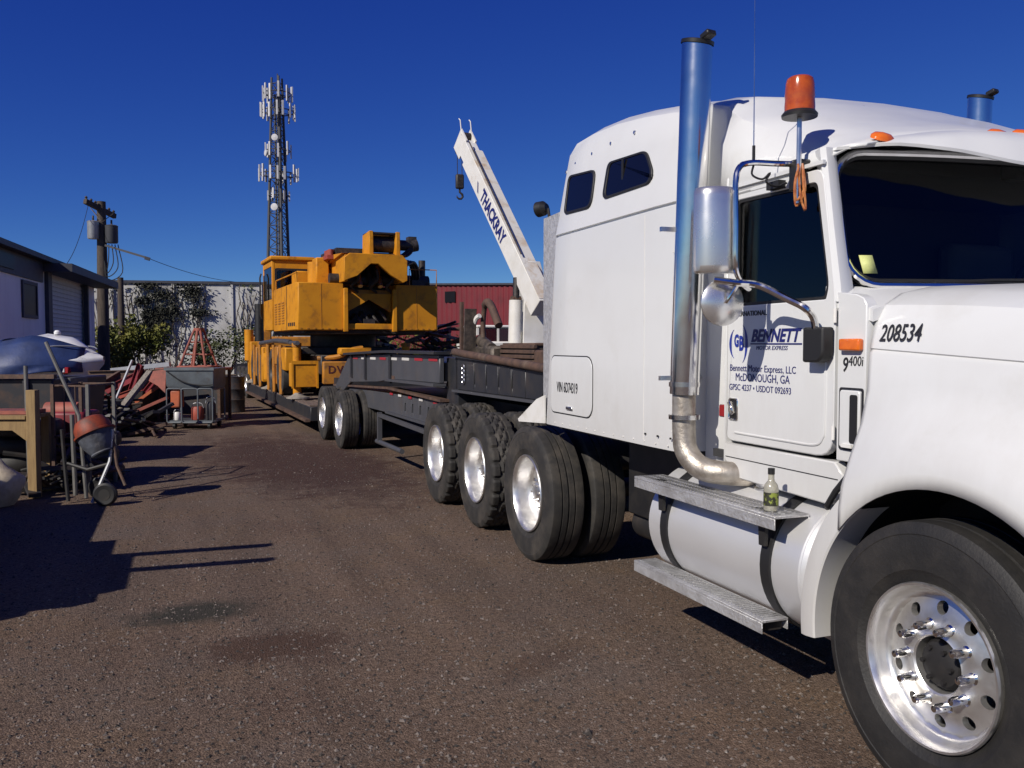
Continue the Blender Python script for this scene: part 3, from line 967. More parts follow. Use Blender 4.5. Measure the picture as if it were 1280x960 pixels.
# bonnet and wings
ARC_Y, ARC_Z = 2.30, 0.52
def bonnet_section(y):
    t = (2.81 - y) / 2.0
    zt = 1.925 - 0.05 * t - 0.20 * t * t
    ws_ = 1.115 - 0.03 * t
    dy = y - ARC_Y
    if abs(dy) < 0.644:
        zb = ARC_Z + math.sqrt(0.645 ** 2 - dy * dy)
    else:
        zb = 0.52
    fw = 1.262
    zl = 1.66 - 0.12 * t
    pr = [(0, zt + 0.01), (0.45 * ws_, zt + 0.005), (0.72 * ws_, zt - 0.01), (0.86 * ws_, zt - 0.04), (0.94 * ws_, zt - 0.09), (0.978 * ws_, zt - 0.16), (ws_, zl + 0.006), (ws_ - 0.006, zl), (ws_ + 0.002, zl - 0.02)]
    for q, wq in ((0.2, 0.008), (0.4, 0.035), (0.6, 0.085), (0.75, 0.118), (0.88, 0.129), (1.0, 0.13)):
        z = zl - 0.02 + (zb - zl + 0.02) * q
        pr.append((ws_ + (fw - 1.115 + 0.03 * t) * wq / 0.13, z))
    return [(XC - w, y, z) for w, z in pr[::-1]] + [(XC + w, y, z) for w, z in pr[1:]]
ys = [2.80, 2.78, 2.75, 2.7, 2.65, 2.6, 2.55, 2.5, 2.45, 2.4, 2.35, 2.3, 2.25, 2.2, 2.15, 2.1, 2.05, 2.0, 1.95, 1.9, 1.85, 1.8, 1.75, 1.71, 1.68, 1.664, 1.655, 1.60, 1.3, 1.0, 0.8, 0.72]
bon = MB().loft([bonnet_section(y) for y in ys], closed=False).build('bonnet', 'white_paint', truck, smooth=26, thick=0.01)
lettering('208534', 0.098, (2.6130, 2.755, 1.692), (0.015, -1, 0), (0.247, 0, 1), 'decal_black', bon, sx=0.70, bold=0.0006, shear=0.08)
for s in (-1, 1):
    S = (lambda x: x) if s < 0 else mx
    secs = []
    n = 40
    for k in range(n + 1):
        a = R_(-7) + R_(60) * k / n
        ca, sa = math.cos(a), math.sin(a)
        P = lambda r, x: (S(x), ARC_Y + r * ca, ARC_Z + r * sa)
        secs.append([P(0.643, 2.62), P(0.643, 2.478), P(0.650, 2.472), P(0.70, 2.474), P(0.742, 2.486), P(0.748, 2.50), P(0.742, 2.62)])
    MB().loft(secs, closed=False).build('wing', 'white_paint', truck, smooth=40)
    secs = []
    for k in range(n + 1):
        a = R_(-5) + R_(190) * k / n
        secs.append([(S(x), ARC_Y + 0.655 * math.cos(a), ARC_Z + 0.655 * math.sin(a)) for x in (2.50, 2.9, 3.15)])
    MB().loft(secs, closed=False).build('wheel_well', 'black_paint', truck)
MB().box(2.75, mx(2.75), 0.66, 0.74, 0.75, 1.62).build('grille', 'chrome', truck, bevel=0.02)
MB().box(2.52, mx(2.52), 0.50, 0.66, 0.40, 0.74).build('bumper', 'chrome', truck, bevel=0.03, seg=2)
MB().box(2.95, mx(2.95), 0.8, 2.75, 0.70, 1.45).build('engine', 'chassis_black', truck)

# --- fuel tank with straps and steps
TX, TZ, TR = 2.815, 0.665, 0.325
def tank(S, near):
    prof = [(3.03, 0.0), (3.03, TR - 0.06), (3.036, TR - 0.02), (3.055, TR), (4.365, TR), (4.385, TR - 0.02), (4.392, TR - 0.06), (4.392, 0.0)]
    tk = MB().lathe([(a, r) for a, r in prof], (S(TX), 0, TZ), (0, 1, 0), 56).build('fuel_tank', 'tank_alu', truck, smooth=30)
    if not near:
        return
    MB().lathe([(3.06, TR), (3.065, TR + 0.006), (3.08, TR + 0.006), (3.085, TR)], (TX, 0, TZ), (0, 1, 0), 56).build('tank_seam', 'tank_alu', tk)
    for y in (4.19, 3.29):
        MB().lathe([(y - 0.035, TR + 0.001), (y - 0.033, TR + 0.012), (y + 0.033, TR + 0.012), (y + 0.035, TR + 0.001)], (TX, 0, TZ), (0, 1, 0), 48).build('tank_strap', 'black_rubber', tk)
        MB().px([(y - 0.03, 0.93), (y + 0.03, 0.93), (y + 0.02, 0.76), (y - 0.02, 0.76)], 2.462, 2.482).build('step_bracket', 'chassis_black', tk)
        MB().box(2.47, 2.56, y - 0.025, y + 0.025, 0.37, 0.42).build('step_bracket', 'chassis_black', tk)
    for (z, y0, y1, x0, x1) in ((0.925, 3.13, 4.395, 2.41, 2.60), (0.43, 3.235, 4.43, 2.43, 2.575)):
        m = MB()
        m.box(x0, x1, y0, y1, z - 0.012, z)
        m.box(x0, x0 + 0.006, y0, y1, z - 0.062, z - 0.0125)
        m.box(x1 - 0.006, x1, y0, y1, z - 0.055, z - 0.0125)
        st = m.build('step', 'tread_plate', tk, bevel=0.002)
        gm = MB()
        ny = 44
        for i in range(ny):
            for j in range(3):
                yy = y0 + 0.03 + (y1 - y0 - 0.06) * i / (ny - 1)
                xx = x0 + 0.04 + (x1 - x0 - 0.08) * j / 2
                gm.bar((xx - 0.016, yy, z + 0.002), (xx + 0.016, yy, z + 0.002), 0.006, 0.007)
        gm.build('step_grip', 'aluminium', st, kind='stuff')
    cap = MB().lathe([(0, 0.06), (0.012, 0.06), (0.016, 0.05), (0.05, 0.05), (0.056, 0.044), (0.056, 0.0)], (2.72, 3.60, 0.965), (-0.25, 0, 1), 24).build('filler_cap', 'aluminium', tk)
    MB().bar((2.69, 3.565, 1.022), (2.72, 3.64, 1.026), 0.016, 0.018).build('cap_handle', 'aluminium', cap)
tank(lambda x: x, True)
tank(mx, False)
# --- chassis
ch = MB()
for x in (3.30, 4.08):
    ch.box(x, x + 0.08, 0.75, 9.75, 0.78, 1.04)
for y in (4.6, 5.9, 6.9, 8.2, 9.5):
    ch.box(3.39, 4.07, y, y + 0.1, 0.80, 1.0)
fr = ch.build('chassis_frame', 'chassis_black', truck)
MB().box(2.86, 3.28, 4.46, 5.30, 0.52, 1.06).build('battery_box', 'black_paint', truck, bevel=0.01)
MB().cyl((3.0, 4.55, 0.45), (3.0, 5.3, 0.45), 0.11, n=20).build('air_tank', 'chassis_black', truck)
MB().box(2.62, mx(2.62), 4.1, 5.9, 1.055, 1.088).build('sleeper_floor', 'chassis_black', truck)
DRIVE = (6.27, 7.56, 8.88)
for y in DRIVE:
    MB().cyl((2.7, y, 0.52), (mx(2.7), y, 0.52), 0.075, n=14).build('axle', 'chassis_black', truck)
    if y > 6.5:
        MB().lathe([(-0.22, 0.05), (-0.16, 0.17), (0, 0.21), (0.16, 0.17), (0.22, 0.05)], (XC, y, 0.52), (1, 0, 0), 20).build('differential', 'chassis_black', truck)
MB().cyl((2.65, 2.36, 0.50), (mx(2.65), 2.36, 0.50), 0.06, n=12).build('front_axle', 'chassis_black', truck)
fw = MB().pz([(3.3, 7.9), (3.3, 8.3), (3.5, 8.55), (3.96, 8.55), (4.16, 8.3), (4.16, 7.9), (3.9, 7.6), (3.56, 7.6)], 1.08, 1.13).build('fifth_wheel', 'chassis_black', truck, bevel=0.01)
a = make_wheel(truck, 'steer', 2.48 + 0.142, 2.36, 0.52, 'steer')
b = make_wheel(truck, 'steer', mx(2.48 + 0.142), 2.36, 0.52, 'steer', 1)
OUT_X, IN_X = 2.48 + 0.14, 2.48 + 0.14 + 0.34
rib_o = make_wheel(truck, 'rib', OUT_X, DRIVE[0], 0.52, 'dish')
rib_i = make_wheel(truck, 'rib', IN_X, DRIVE[0], 0.52, 'plain')
lug_o = make_wheel(truck, 'lug', OUT_X, DRIVE[1], 0.525, 'dish')
lug_i = make_wheel(truck, 'lug', IN_X, DRIVE[1], 0.525, 'plain')
for src in (lug_o, lug_i):
    dup(src, truck, (0, DRIVE[2] - DRIVE[1], 0))
for src, ox in ((rib_o, OUT_X), (rib_i, IN_X), (lug_o, OUT_X), (lug_i, IN_X)):
    dup(src, truck, (2 * (XC - WL[src.name].x), 0, 0), PI)
for src, ox in ((lug_o, OUT_X), (lug_i, IN_X)):
    dup(src, truck, (2 * (XC - WL[src.name].x), DRIVE[2] - DRIVE[1], 0), PI)

# --- mirrors, beacon, aerial
mirror = []
hs = []
for z, sc in ((1.995, 0.86), (2.005, 0.97), (2.03, 1.0), (2.34, 1.0), (2.365, 0.97), (2.376, 0.86)):
    sec = []
    for k in range(17):
        t = PI * k / 16
        sec.append((2.25 - 0.098 * math.cos(t) * sc, 3.375 - 0.085 * math.sin(t) ** 0.8 * sc, z))
    hs.append(sec)
mh = MB().loft(hs)
mh.xf(Matrix.Translation((2.25, 3.375, 0)) @ Matrix.Rotation(R_(-14), 4, 'Z') @ Matrix.Translation((-2.25, -3.375, 0)))
mir = mh.build('mirror_housing', 'mirror_chrome', truck, smooth=40)
MB().tube(smooth_path([(2.40, 3.32, 1.93), (2.34, 3.29, 1.955), (2.295, 3.275, 2.02), (2.29, 3.27, 2.2), (2.29, 3.275, 2.38), (2.31, 3.28, 2.455), (2.37, 3.28, 2.482), (2.48, 3.255, 2.482), (2.61, 3.235, 2.484)], 6), 0.0135, 10).build('mirror_arm', 'chrome', mir)
MB().tube(smooth_path([(2.22, 3.33, 1.965), (2.30, 3.285, 1.952), (2.40, 3.25, 1.94), (2.46, 3.13, 1.875), (2.495, 3.06, 1.835), (2.535, 3.05, 1.79), (2.55, 3.05, 1.72)], 6), 0.016, 10).build('mirror_brace', 'chrome', mir)
MB().lathe([(-0.012, 0.0), (-0.010, 0.04), (0.0, 0.085), (0.014, 0.104), (0.022, 0.105), (0.026, 0.10), (0.018, 0.0)], (2.285, 3.345, 1.866), (0.12, 1, 0), 32).build('round_mirror', 'mirror_chrome', mir)
MB().tube([(2.285, 3.33, 1.866), (2.30, 3.29, 1.92), (2.32, 3.285, 1.955)], 0.009, 8).build('mirror_stem', 'chrome', mir)
MB().px(rrect(2.985, 3.115, 1.600, 1.752, (0.05, 0.01, 0.01, 0.01), 4), 2.53, 2.592).build('arm_mount', 'black_rubber', truck, bevel=0.012, seg=2)
MB().box(2.555, 2.64, 3.19, 3.26, 2.36, 2.50).build('arm_bracket', 'black_paint', truck, bevel=0.01)
bp_ = (2.555, 3.185)
bc = MB().lathe([(2.674, 0.0), (2.674, 0.076), (2.686, 0.078), (2.70, 0.066)], (*bp_, 0), (0, 0, 1), 28).build('beacon', 'black_paint', truck)
MB().lathe([(2.698, 0.065), (2.72, 0.0655), (2.755, 0.063), (2.76, 0.0645), (2.82, 0.061), (2.84, 0.056), (2.848, 0.046), (2.851, 0.0)], (*bp_, 0), (0, 0, 1), 28).build('beacon_lens', 'beacon_amber', bc)
MB().cyl((*bp_, 2.30), (*bp_, 2.69), 0.011, n=10).build('beacon_pole', 'aluminium', bc)
for k in range(4):
    ox = 0.012 * math.cos(k * 1.7)
    oy = 0.012 * math.sin(k * 1.7)
    lo = 2.30 + 0.02 * (k % 3) - 0.03
    MB().tube(smooth_path([(bp_[0] + ox, bp_[1] + oy - 0.012, 2.46), (bp_[0] + ox * 2 - 0.015, bp_[1] + oy * 2 - 0.02, 2.38), (bp_[0] + ox * 2.2, bp_[1] - 0.015 + oy * 2, lo), (bp_[0] - ox, bp_[1] - oy - 0.03, lo + 0.06), (bp_[0] - ox, bp_[1] - oy - 0.01, 2.47)], 5), 0.005, 6).build('beacon_cable', 'cable_orange', bc)
an = MB().cyl((2.39, 3.285, 2.48), (2.39, 3.285, 2.56), 0.007, n=8).build('aerial_base', 'black_paint', truck)
MB().tube([(2.39, 3.285, 2.56), (2.388, 3.285, 2.95), (2.385, 3.285, 3.34)], [0.0028, 0.0022, 0.0016], 6).build('aerial', 'aluminium', an)
MB().tube(smooth_path([(2.39, 3.285, 2.475), (2.38, 3.28, 2.43), (2.42, 3.26, 2.41), (2.46, 3.26, 2.44), (2.44, 3.26, 2.40), (2.50, 3.27, 2.385), (2.58, 3.30, 2.41)], 5), 0.005, 6).build('aerial_cable', 'black_rubber', an)
MB().box(2.56, 2.60, 3.33, 3.42, 2.395, 2.43).build('cable_clip', 'black_rubber', an)
# --- door lettering
DX = 2.5985
def dl(body, y, z, size, m, **k):
    return lettering(body, size, (DX, y, z), (0, -1, 0), (0, 0, 1), m, dr, **k)
dl('INTERNATIONAL', 3.735, 1.818, 0.034, 'decal_black', sx=1.05, bold=0.0006)
dl('G', 3.712, 1.668, 0.082, 'decal_blue', bold=0.004, sx=0.62)
dl('B', 3.672, 1.650, 0.098, 'decal_blue', bold=0.004, sx=0.66)
for sgn in (-1, 1):
    arc = MB()
    outer, inner_ = [], []
    for k in range(13):
        a = R_(-62 + 124 * k / 12)
        th = 0.016 * math.cos(a * 1.35) + 0.002
        cy = 3.678
        outer.append((cy + sgn * (0.072 * math.cos(a) + 0.004), 1.680 + 0.093 * math.sin(a) - sgn * 0.012 * math.sin(a)))
        inner_.append((cy + sgn * ((0.072 - th) * math.cos(a) + 0.004), 1.680 + 0.093 * math.sin(a) - sgn * 0.012 * math.sin(a)))
    arc.px(outer + inner_[::-1], DX - 0.0008, DX + 0.001).build('emblem_arc', 'decal_blue', dr)
dl('BENNETT', 3.575, 1.692, 0.083, 'decal_navy', bold=0.003, shear=0.30, sx=0.98)
MB().box(DX - 0.0008, DX + 0.001, 3.20, 3.578, 1.677, 1.684).build('underline', 'decal_navy', dr)
dl('MOTOR EXPRESS', 3.535, 1.652, 0.028, 'decal_navy', shear=0.2, sx=1.1)
dl('Bennett Motor Express, LLC', 3.748, 1.545, 0.047, 'decal_navy', sx=0.93)
dl('McDONOUGH, GA', 3.70, 1.497, 0.055, 'decal_navy', sx=0.90)
dl('GPSC 4237 • USDOT 092693', 3.752, 1.449, 0.044, 'decal_navy', sx=0.90)

# ------------------------------------------------------------------ jeep dolly and lowboy trailer behind the truck
mat('trailer_grey', (0.062, 0.064, 0.073), 0.42, 0, (0.078, 0.078, 0.085), 3, 0.4, 0.7, dirt=(0.085, 0.07, 0.06), dscale=2.5, dlo=0.55, dhi=0.85, rvar=0.08)
mat('trailer_dark', (0.022, 0.023, 0.028), 0.45, 0, (0.04, 0.036, 0.034), 5, 0.45, 0.75, dirt=(0.07, 0.05, 0.04), dscale=3, dlo=0.58, dhi=0.85)
mat('rusty_steel', (0.115, 0.066, 0.045), 0.75, 0.1, (0.06, 0.038, 0.03), 9, 0.4, 0.65, dirt=(0.19, 0.14, 0.10), dscale=4, dlo=0.55, dhi=0.8, bump=0.3, bscale=50)
mat('deck_wood', (0.17, 0.125, 0.10), 0.85, 0, (0.09, 0.068, 0.057), 6, 0.4, 0.65, bump=0.4, bscale=40, stretch=(6, 1, 6))
mat('tape_white', (0.6, 0.58, 0.55), 0.5)
mat('tape_red', (0.35, 0.02, 0.03), 0.5)
mat('oily_engine', (0.05, 0.042, 0.036), 0.55, 0.3, (0.12, 0.095, 0.075), 14, 0.4, 0.6, bump=0.5, bscale=40)
PIV = Vector((XC, 10.0, 0))
TROT = Matrix.Translation(PIV) @ Matrix.Rotation(R_(2.0), 4, 'Z') @ Matrix.Translation(-PIV)
def tb(m, *a, **k):
    return m.xf(TROT).build(*a, **k)

jeep = thing('jeep_dolly', 'dark two-axle jeep dolly coupled over the drive wheels of the white truck', 'trailer', TROT @ Vector((XC, 12.5, 0)))
# neck over the fifth wheel: two side plates with slots, pipes on top
def slotted(y0, y1, z0, z1, z0b, z1b, x0, x1, slots, sw=0.05):
    """web plate with upright slots: panels between slots, strips above and below"""
    m = MB()
    def zz(y):
        t = (y - y0) / (y1 - y0)
        return z0 + (z0b - z0) * t, z1 + (z1b - z1) * t
    edges = [y0]
    for s_ in slots:
        edges += [s_ - sw / 2, s_ + sw / 2]
    edges.append(y1)
    for i in range(len(edges) - 1):
        a, b = edges[i], edges[i + 1]
        la, ha = zz(a)
        lb, hb = zz(b)
        if i % 2 == 0:
            m.px([(a, la), (b, lb), (b, hb), (a, ha)], x0, x1)
        else:
            m.px([(a, la), (b, lb), (b, lb + 0.08), (a, la + 0.08)], x0, x1)
            m.px([(a, ha - 0.1), (b, hb - 0.1), (b, hb), (a, ha)], x0, x1)
    return m
for S in ((lambda x: x), mx):
    nk = tb(slotted(7.62, 9.62, 1.17, 1.44, 1.16, 1.53, S(2.92), S(2.96), [7.95, 8.3, 8.65, 9.0], 0.035), 'neck_plate', 'trailer_dark', jeep, bevel=0.006)
    tb(MB().px([(7.02, 1.44), (7.62, 1.44), (7.62, 1.17), (7.30, 1.17)], S(2.923), S(2.957)), 'neck_nose', 'trailer_dark', jeep, bevel=0.006)
    tb(MB().bar((S(2.94), 7.0, 1.455), (S(2.94), 9.62, 1.545), 0.12, 0.03), 'neck_flange', 'trailer_dark', jeep)
    tb(MB().bar((S(2.94), 7.25, 1.155), (S(2.94), 9.62, 1.145), 0.14, 0.025), 'neck_flange', 'trailer_grey', jeep)
    lf = tb(slotted(9.9, 16.2, 0.70, 1.0, 0.66, 0.92, S(2.86), S(2.90), [10.15, 10.5, 10.85, 11.2, 11.55], 0.09), 'frame_rail', 'trailer_grey', jeep, bevel=0.005)
    tb(MB().bar((S(2.88), 9.85, 1.015), (S(2.88), 12.3, 1.05), 0.15, 0.03), 'rail_flange', 'rusty_steel', jeep)
    tb(MB().bar((S(2.88), 12.3, 1.05), (S(2.88), 16.2, 0.93), 0.15, 0.03), 'rail_flange', 'rusty_steel', jeep)
    tb(MB().bar((S(2.88), 9.9, 0.69), (S(2.88), 12.4, 0.70), 0.16, 0.03), 'rail_flange', 'trailer_grey', jeep)
    tb(MB().bar((S(2.72), 12.4, 0.70), (S(2.72), 12.4, 0.28), 0.06, 0.06), 'landing_leg', 'trailer_grey', jeep)
    tb(MB().bar((S(2.72), 12.4, 0.66), (S(2.74), 10.2, 0.62), 0.05, 0.05), 'leg_brace', 'trailer_grey', jeep)
mid = MB()
mid.box(2.98, 4.48, 7.3, 9.6, 1.2, 1.40)
mid.box(2.92, 4.54, 9.55, 9.95, 0.72, 1.52)
mid.box(2.92, 4.54, 11.0, 15.9, 0.72, 0.90)
tb(mid, 'centre_frame', 'trailer_dark', jeep, bevel=0.01)
tb(MB().tube([(2.90, 9.60, 1.59), (2.90, 9.2, 1.565), (2.90, 7.1, 1.46)], 0.042, 12), 'rail_pipe', 'rusty_steel', jeep)
tb(MB().cyl((2.72, 11.2, 0.27), (2.72, 12.55, 0.27), 0.035, n=10), 'cross_tube', 'trailer_grey', jeep)
for k in range(4):
    y = 8.9 + 0.012 * k
    pts = []
    for q in range(13):
        t = 2 * PI * q / 12
        pts.append((2.905, 9.32 + 0.035 * math.cos(t), 1.42 - 0.05 * k + 0.035 * math.sin(t)))
    tb(MB().tube(pts[:-1], 0.008, 6, closed=True), 'chain_link', 'aluminium', jeep)
for k, y in enumerate((10.1, 10.7, 11.2, 11.7, 12.15)):
    tb(MB().box(2.849, 2.852, y, y + 0.16, 0.955, 0.985), 'reflector', 'tape_white' if k % 2 else 'tape_red', jeep)
JA = (14.12, 15.55)
for y in JA:
    tb(MB().cyl((2.7, y, 0.47), (mx(2.7), y, 0.47), 0.065, n=12), 'axle', 'chassis_black', jeep)
def trailer_wheels(parent, axles):
    for y in axles:
        for x, src in ((2.60, rib_o), (2.91, rib_i), (mx(2.60), rib_o), (mx(2.91), rib_i)):
            p = TROT @ Vector((x, y, 0.47))
            c0 = Vector((OUT_X if src is rib_o else IN_X, DRIVE[0], 0.52))
            w = dup(src, parent, (0, 0, 0), R_(2.0) + (0 if x < XC else PI), 0.47 / 0.52)
            off = WL[src.name] - c0
            rot = Matrix.Rotation(R_(2.0) + (0 if x < XC else PI), 4, 'Z')
            loc = p + rot @ (off * (0.47 / 0.52))
            w.location = loc - WL[parent.name]
            WL[w.name] = loc
trailer_wheels(jeep, JA)

# power pack riding on the neck
pack = thing('power_pack', 'rusty hydraulic power unit with exhaust pipe and slatted cover on the trailer neck', 'engine', TROT @ Vector((3.4, 8.6, 1.405)))
tb(MB().box(3.12, 4.1, 9.0, 9.78, 1.405, 1.66), 'engine_block', 'oily_engine', pack, bevel=0.03)
en = MB()
for k in range(5):
    en.cyl((3.12 - 0.02, 9.08 + 0.14 * k, 1.50), (3.3, 9.08 + 0.14 * k, 1.62), 0.045, n=10)
en.cyl((3.05, 9.35, 1.47), (3.35, 9.35, 1.47), 0.09, n=16)
en.cyl((3.2, 9.2, 1.62), (3.2, 9.55, 1.72), 0.07, n=14)
tb(en, 'engine_head', 'oily_engine', pack)
tb(MB().bar((2.99, 9.62, 1.42), (2.99, 9.60, 2.16), 0.06, 0.03), 'upright_post', 'rusty_steel', pack)
tb(MB().bar((3.06, 9.55, 1.42), (3.06, 9.50, 2.08), 0.03, 0.14), 'upright_plate', 'oily_engine', pack)
tb(MB().tube(smooth_path([(3.2, 9.45, 1.62), (3.2, 9.47, 1.9), (3.2, 9.40, 2.12), (3.2, 9.24, 2.12), (3.2, 8.98, 1.88)], 5), [0.03] * 10 + [0.045] * 11, 12), 'exhaust_pipe', 'rusty_steel', pack)
tb(MB().tube(smooth_path([(3.1, 9.62, 1.55), (3.1, 9.60, 1.75), (3.12, 9.5, 1.95), (3.14, 9.42, 2.0)], 5), 0.028, 8), 'white_hose', 'white_grimy', pack)
cv = tb(MB().box(3.26, 4.0, 8.14, 8.98, 1.41, 1.66), 'cover_box', 'oily_engine', pack)
for k in range(5):
    tb(MB().box(3.22, 3.26, 8.10, 9.0, 1.425 + 0.052 * k, 1.463 + 0.052 * k), 'slat', 'rusty_steel', cv, bevel=0.004)
tb(MB().box(3.24, 4.02, 8.12, 8.98, 1.662, 1.69), 'lid', 'rusty_steel', cv, bevel=0.006)
tb(MB().box(3.2, 3.9, 7.75, 8.06, 1.41, 1.62), 'valve_bank', 'rusty_steel', pack, bevel=0.02)

lowboy = thing('lowboy_trailer', 'long grey lowboy trailer with gooseneck carrying the yellow crane', 'trailer', TROT @ Vector((XC, 20.5, 0)))
for S in ((lambda x: x), mx):
    sgn = 1 if S(0) == 0 else -1
    tb(MB().px([(9.85, 1.22), (12.0, 1.19), (12.8, 1.12), (14.7, 1.04), (16.1, 0.62), (16.6, 0.62), (15.3, 1.25), (14.8, 1.48), (12.0, 1.54), (9.85, 1.55)], S(2.80), S(2.86)), 'gooseneck_side', 'trailer_grey', lowboy, bevel=0.008)
    tb(MB().bar((S(2.82), 9.82, 1.575), (S(2.82), 12.2, 1.575), 0.20, 0.035), 'gooseneck_flange', 'trailer_dark', lowboy)
    tb(MB().bar((S(2.82), 12.2, 1.575), (S(2.82), 14.9, 1.51), 0.20, 0.035), 'gooseneck_flange', 'trailer_dark', lowboy)
    tb(MB().bar((S(2.80), 9.85, 1.20), (S(2.80), 12.1, 1.175), 0.16, 0.03), 'gooseneck_foot', 'trailer_grey', lowboy)
    for y in (12.0, 13.5, 14.5):
        tb(MB().box(S(2.775), S(2.80), y, y + 0.10, 1.13, 1.53), 'stiffener', 'trailer_dark', lowboy)
    for k in range(8):
        y = 9.92 + 0.6 * k
        tb(MB().box(S(2.794), S(2.798), y, y + 0.34, 1.475 - 0.006 * k, 1.51 - 0.006 * k), 'reflector', 'tape_red' if k == 0 or k % 3 == 1 else 'tape_white', lowboy)
gm = MB()
gm.box(2.88, 4.58, 9.88, 14.6, 1.24, 1.46)
gm.box(2.88, 4.58, 15.95, 16.5, 0.60, 1.05)
tb(gm, 'gooseneck_centre', 'trailer_dark', lowboy)
tb(MB().box(2.795, 2.83, 11.85, 12.0, 1.19, 1.24), 'bracket', 'rusty_steel', lowboy)
dk = MB()
dk.box(2.45, 2.62, 16.55, 27.3, 0.24, 0.50)
dk.box(mx(2.62), mx(2.45), 16.55, 27.3, 0.24, 0.50)
dk.box(3.2, 4.26, 16.55, 27.3, 0.22, 0.46)
tb(dk, 'deck_beam', 'trailer_dark', lowboy, bevel=0.008)
tb(MB().box(2.36, 2.45, 16.6, 27.2, 0.22, 0.27), 'deck_edge', 'rusty_steel', lowboy)
for k in range(10):
    x0 = 2.64 + 0.22 * k
    tb(MB().box(x0, x0 + 0.205, 16.6, 27.2, 0.465, 0.505), 'deck_plank', 'deck_wood', lowboy, bevel=0.005)
tb(MB().box(2.46, 2.62, 16.7, 27.1, 0.502, 0.53), 'deck_plank', 'deck_wood', lowboy)
rr = MB()
for x in (3.0, 4.3):
    rr.px([(27.3, 0.3), (27.3, 0.52), (27.8, 0.95), (31.8, 0.95), (31.8, 0.72), (28.0, 0.7), (27.7, 0.3)], x, x + 0.16)
rr.box(2.5, 4.96, 31.7, 31.85, 0.6, 1.0)
tb(rr, 'rear_frame', 'trailer_dark', lowboy)
LA = (28.35, 29.65, 30.95)
for y in LA:
    tb(MB().cyl((2.7, y, 0.47), (mx(2.7), y, 0.47), 0.065, n=12), 'axle', 'chassis_black', lowboy)
trailer_wheels(lowboy, LA)

# bottle standing on the upper step
mat('bottle_plastic', (0.62, 0.6, 0.5), 0.1, 0, trans=0.55)
mat('bottle_label', (0.03, 0.03, 0.02), 0.5, 0, (0.25, 0.3, 0.05), 40, 0.5, 0.56)
bt = (2.47, 3.235)
bo = MB().lathe([(0.932, 0.0), (0.932, 0.030), (0.938, 0.033), (0.99, 0.033), (1.03, 0.033), (1.048, 0.029), (1.065, 0.016), (1.075, 0.0135), (1.105, 0.0135), (1.105, 0.0)], (*bt, 0), (0, 0, 1), 24).build('bottle', 'bottle_plastic', None)
tag(bo, 'small clear bottle with black label standing on the chrome tank step', 'bottle')
MB().lathe([(1.095, 0.0), (1.095, 0.0155), (1.122, 0.0155), (1.124, 0.0)], (*bt, 0), (0, 0, 1), 16).build('bottle_cap', 'black_paint', bo)
MB().lathe([(0.955, 0.0335), (1.015, 0.0335)], (*bt, 0), (0, 0, 1), 24).build('bottle_label', 'bottle_label', bo)

# ------------------------------------------------------------------ yellow mobile crane riding on the lowboy
mat('crane_yellow', (0.57, 0.24, 0.012), 0.6, 0, (0.47, 0.185, 0.010), 2.2, 0.4, 0.7, dirt=(0.17, 0.075, 0.02), dscale=4.5, dlo=0.53, dhi=0.82, spec=0.25)
mat('crane_yellow_dirty', (0.44, 0.175, 0.012), 0.65, 0, (0.30, 0.12, 0.015), 5, 0.4, 0.7, dirt=(0.08, 0.05, 0.03), dscale=6, dlo=0.52, dhi=0.75)
mat('machine_dark', (0.02, 0.018, 0.018), 0.55, 0, (0.05, 0.04, 0.034), 12, 0.45, 0.65)
mat('faded_red', (0.33, 0.06, 0.035), 0.6, 0, (0.2, 0.04, 0.03), 8)
mat('crane_tyre', (0.03, 0.028, 0.028), 0.8, 0, (0.06, 0.055, 0.052), 10, 0.4, 0.7)
glass_mat('crane_glass', (0.35, 0.38, 0.4))
mat('cabinet_pale', (0.30, 0.27, 0.23), 0.7, 0, (0.2, 0.18, 0.15), 8)
mat('crane_mark', (0.07, 0.012, 0.012), 0.6)
crane = thing('mobile_crane', 'yellow mobile crane with boom winch and rear counterweight, chained on the lowboy', 'crane', TROT @ Vector((XC, 21.5, 0.51)))
# carrier on eight wheels, local coordinates of the trailer
ca = MB()
ca.box(2.95, 4.51, 18.2, 27.6, 1.05, 1.45)
ca.box(2.75, 4.71, 19.4, 26.6, 1.45, 1.62)
tb(ca, 'carrier_frame', 'machine_dark', crane, bevel=0.02)
tb(MB().box(2.62, 4.84, 26.5, 28.0, 0.85, 1.9), 'carrier_cab', 'crane_yellow_dirty', crane, bevel=0.06, seg=2)
def crane_tyre(x, y):
    m = MB()
    m.lathe([(-0.13, 0.30), (-0.15, 0.36), (-0.15, 0.46), (-0.125, 0.52), (-0.05, 0.535), (0.05, 0.535), (0.125, 0.52), (0.15, 0.46), (0.15, 0.36), (0.13, 0.30)], (x, y, 0.535 + 0.51), (1, 0, 0), 36)
    return m
for y in (20.3, 21.75, 24.2, 25.6):
    for x in (2.55, mx(2.55)):
        w = tb(MB().lathe([(-0.10, 0.0), (-0.10, 0.12), (-0.04, 0.16), (-0.04, 0.26), (-0.13, 0.30), (0.13, 0.30)], (x, y, 1.045), (1 if x < XC else -1, 0, 0), 24), 'carrier_wheel', 'machine_dark', crane)
        tb(crane_tyre(x, y), 'tyre', 'crane_tyre', w)
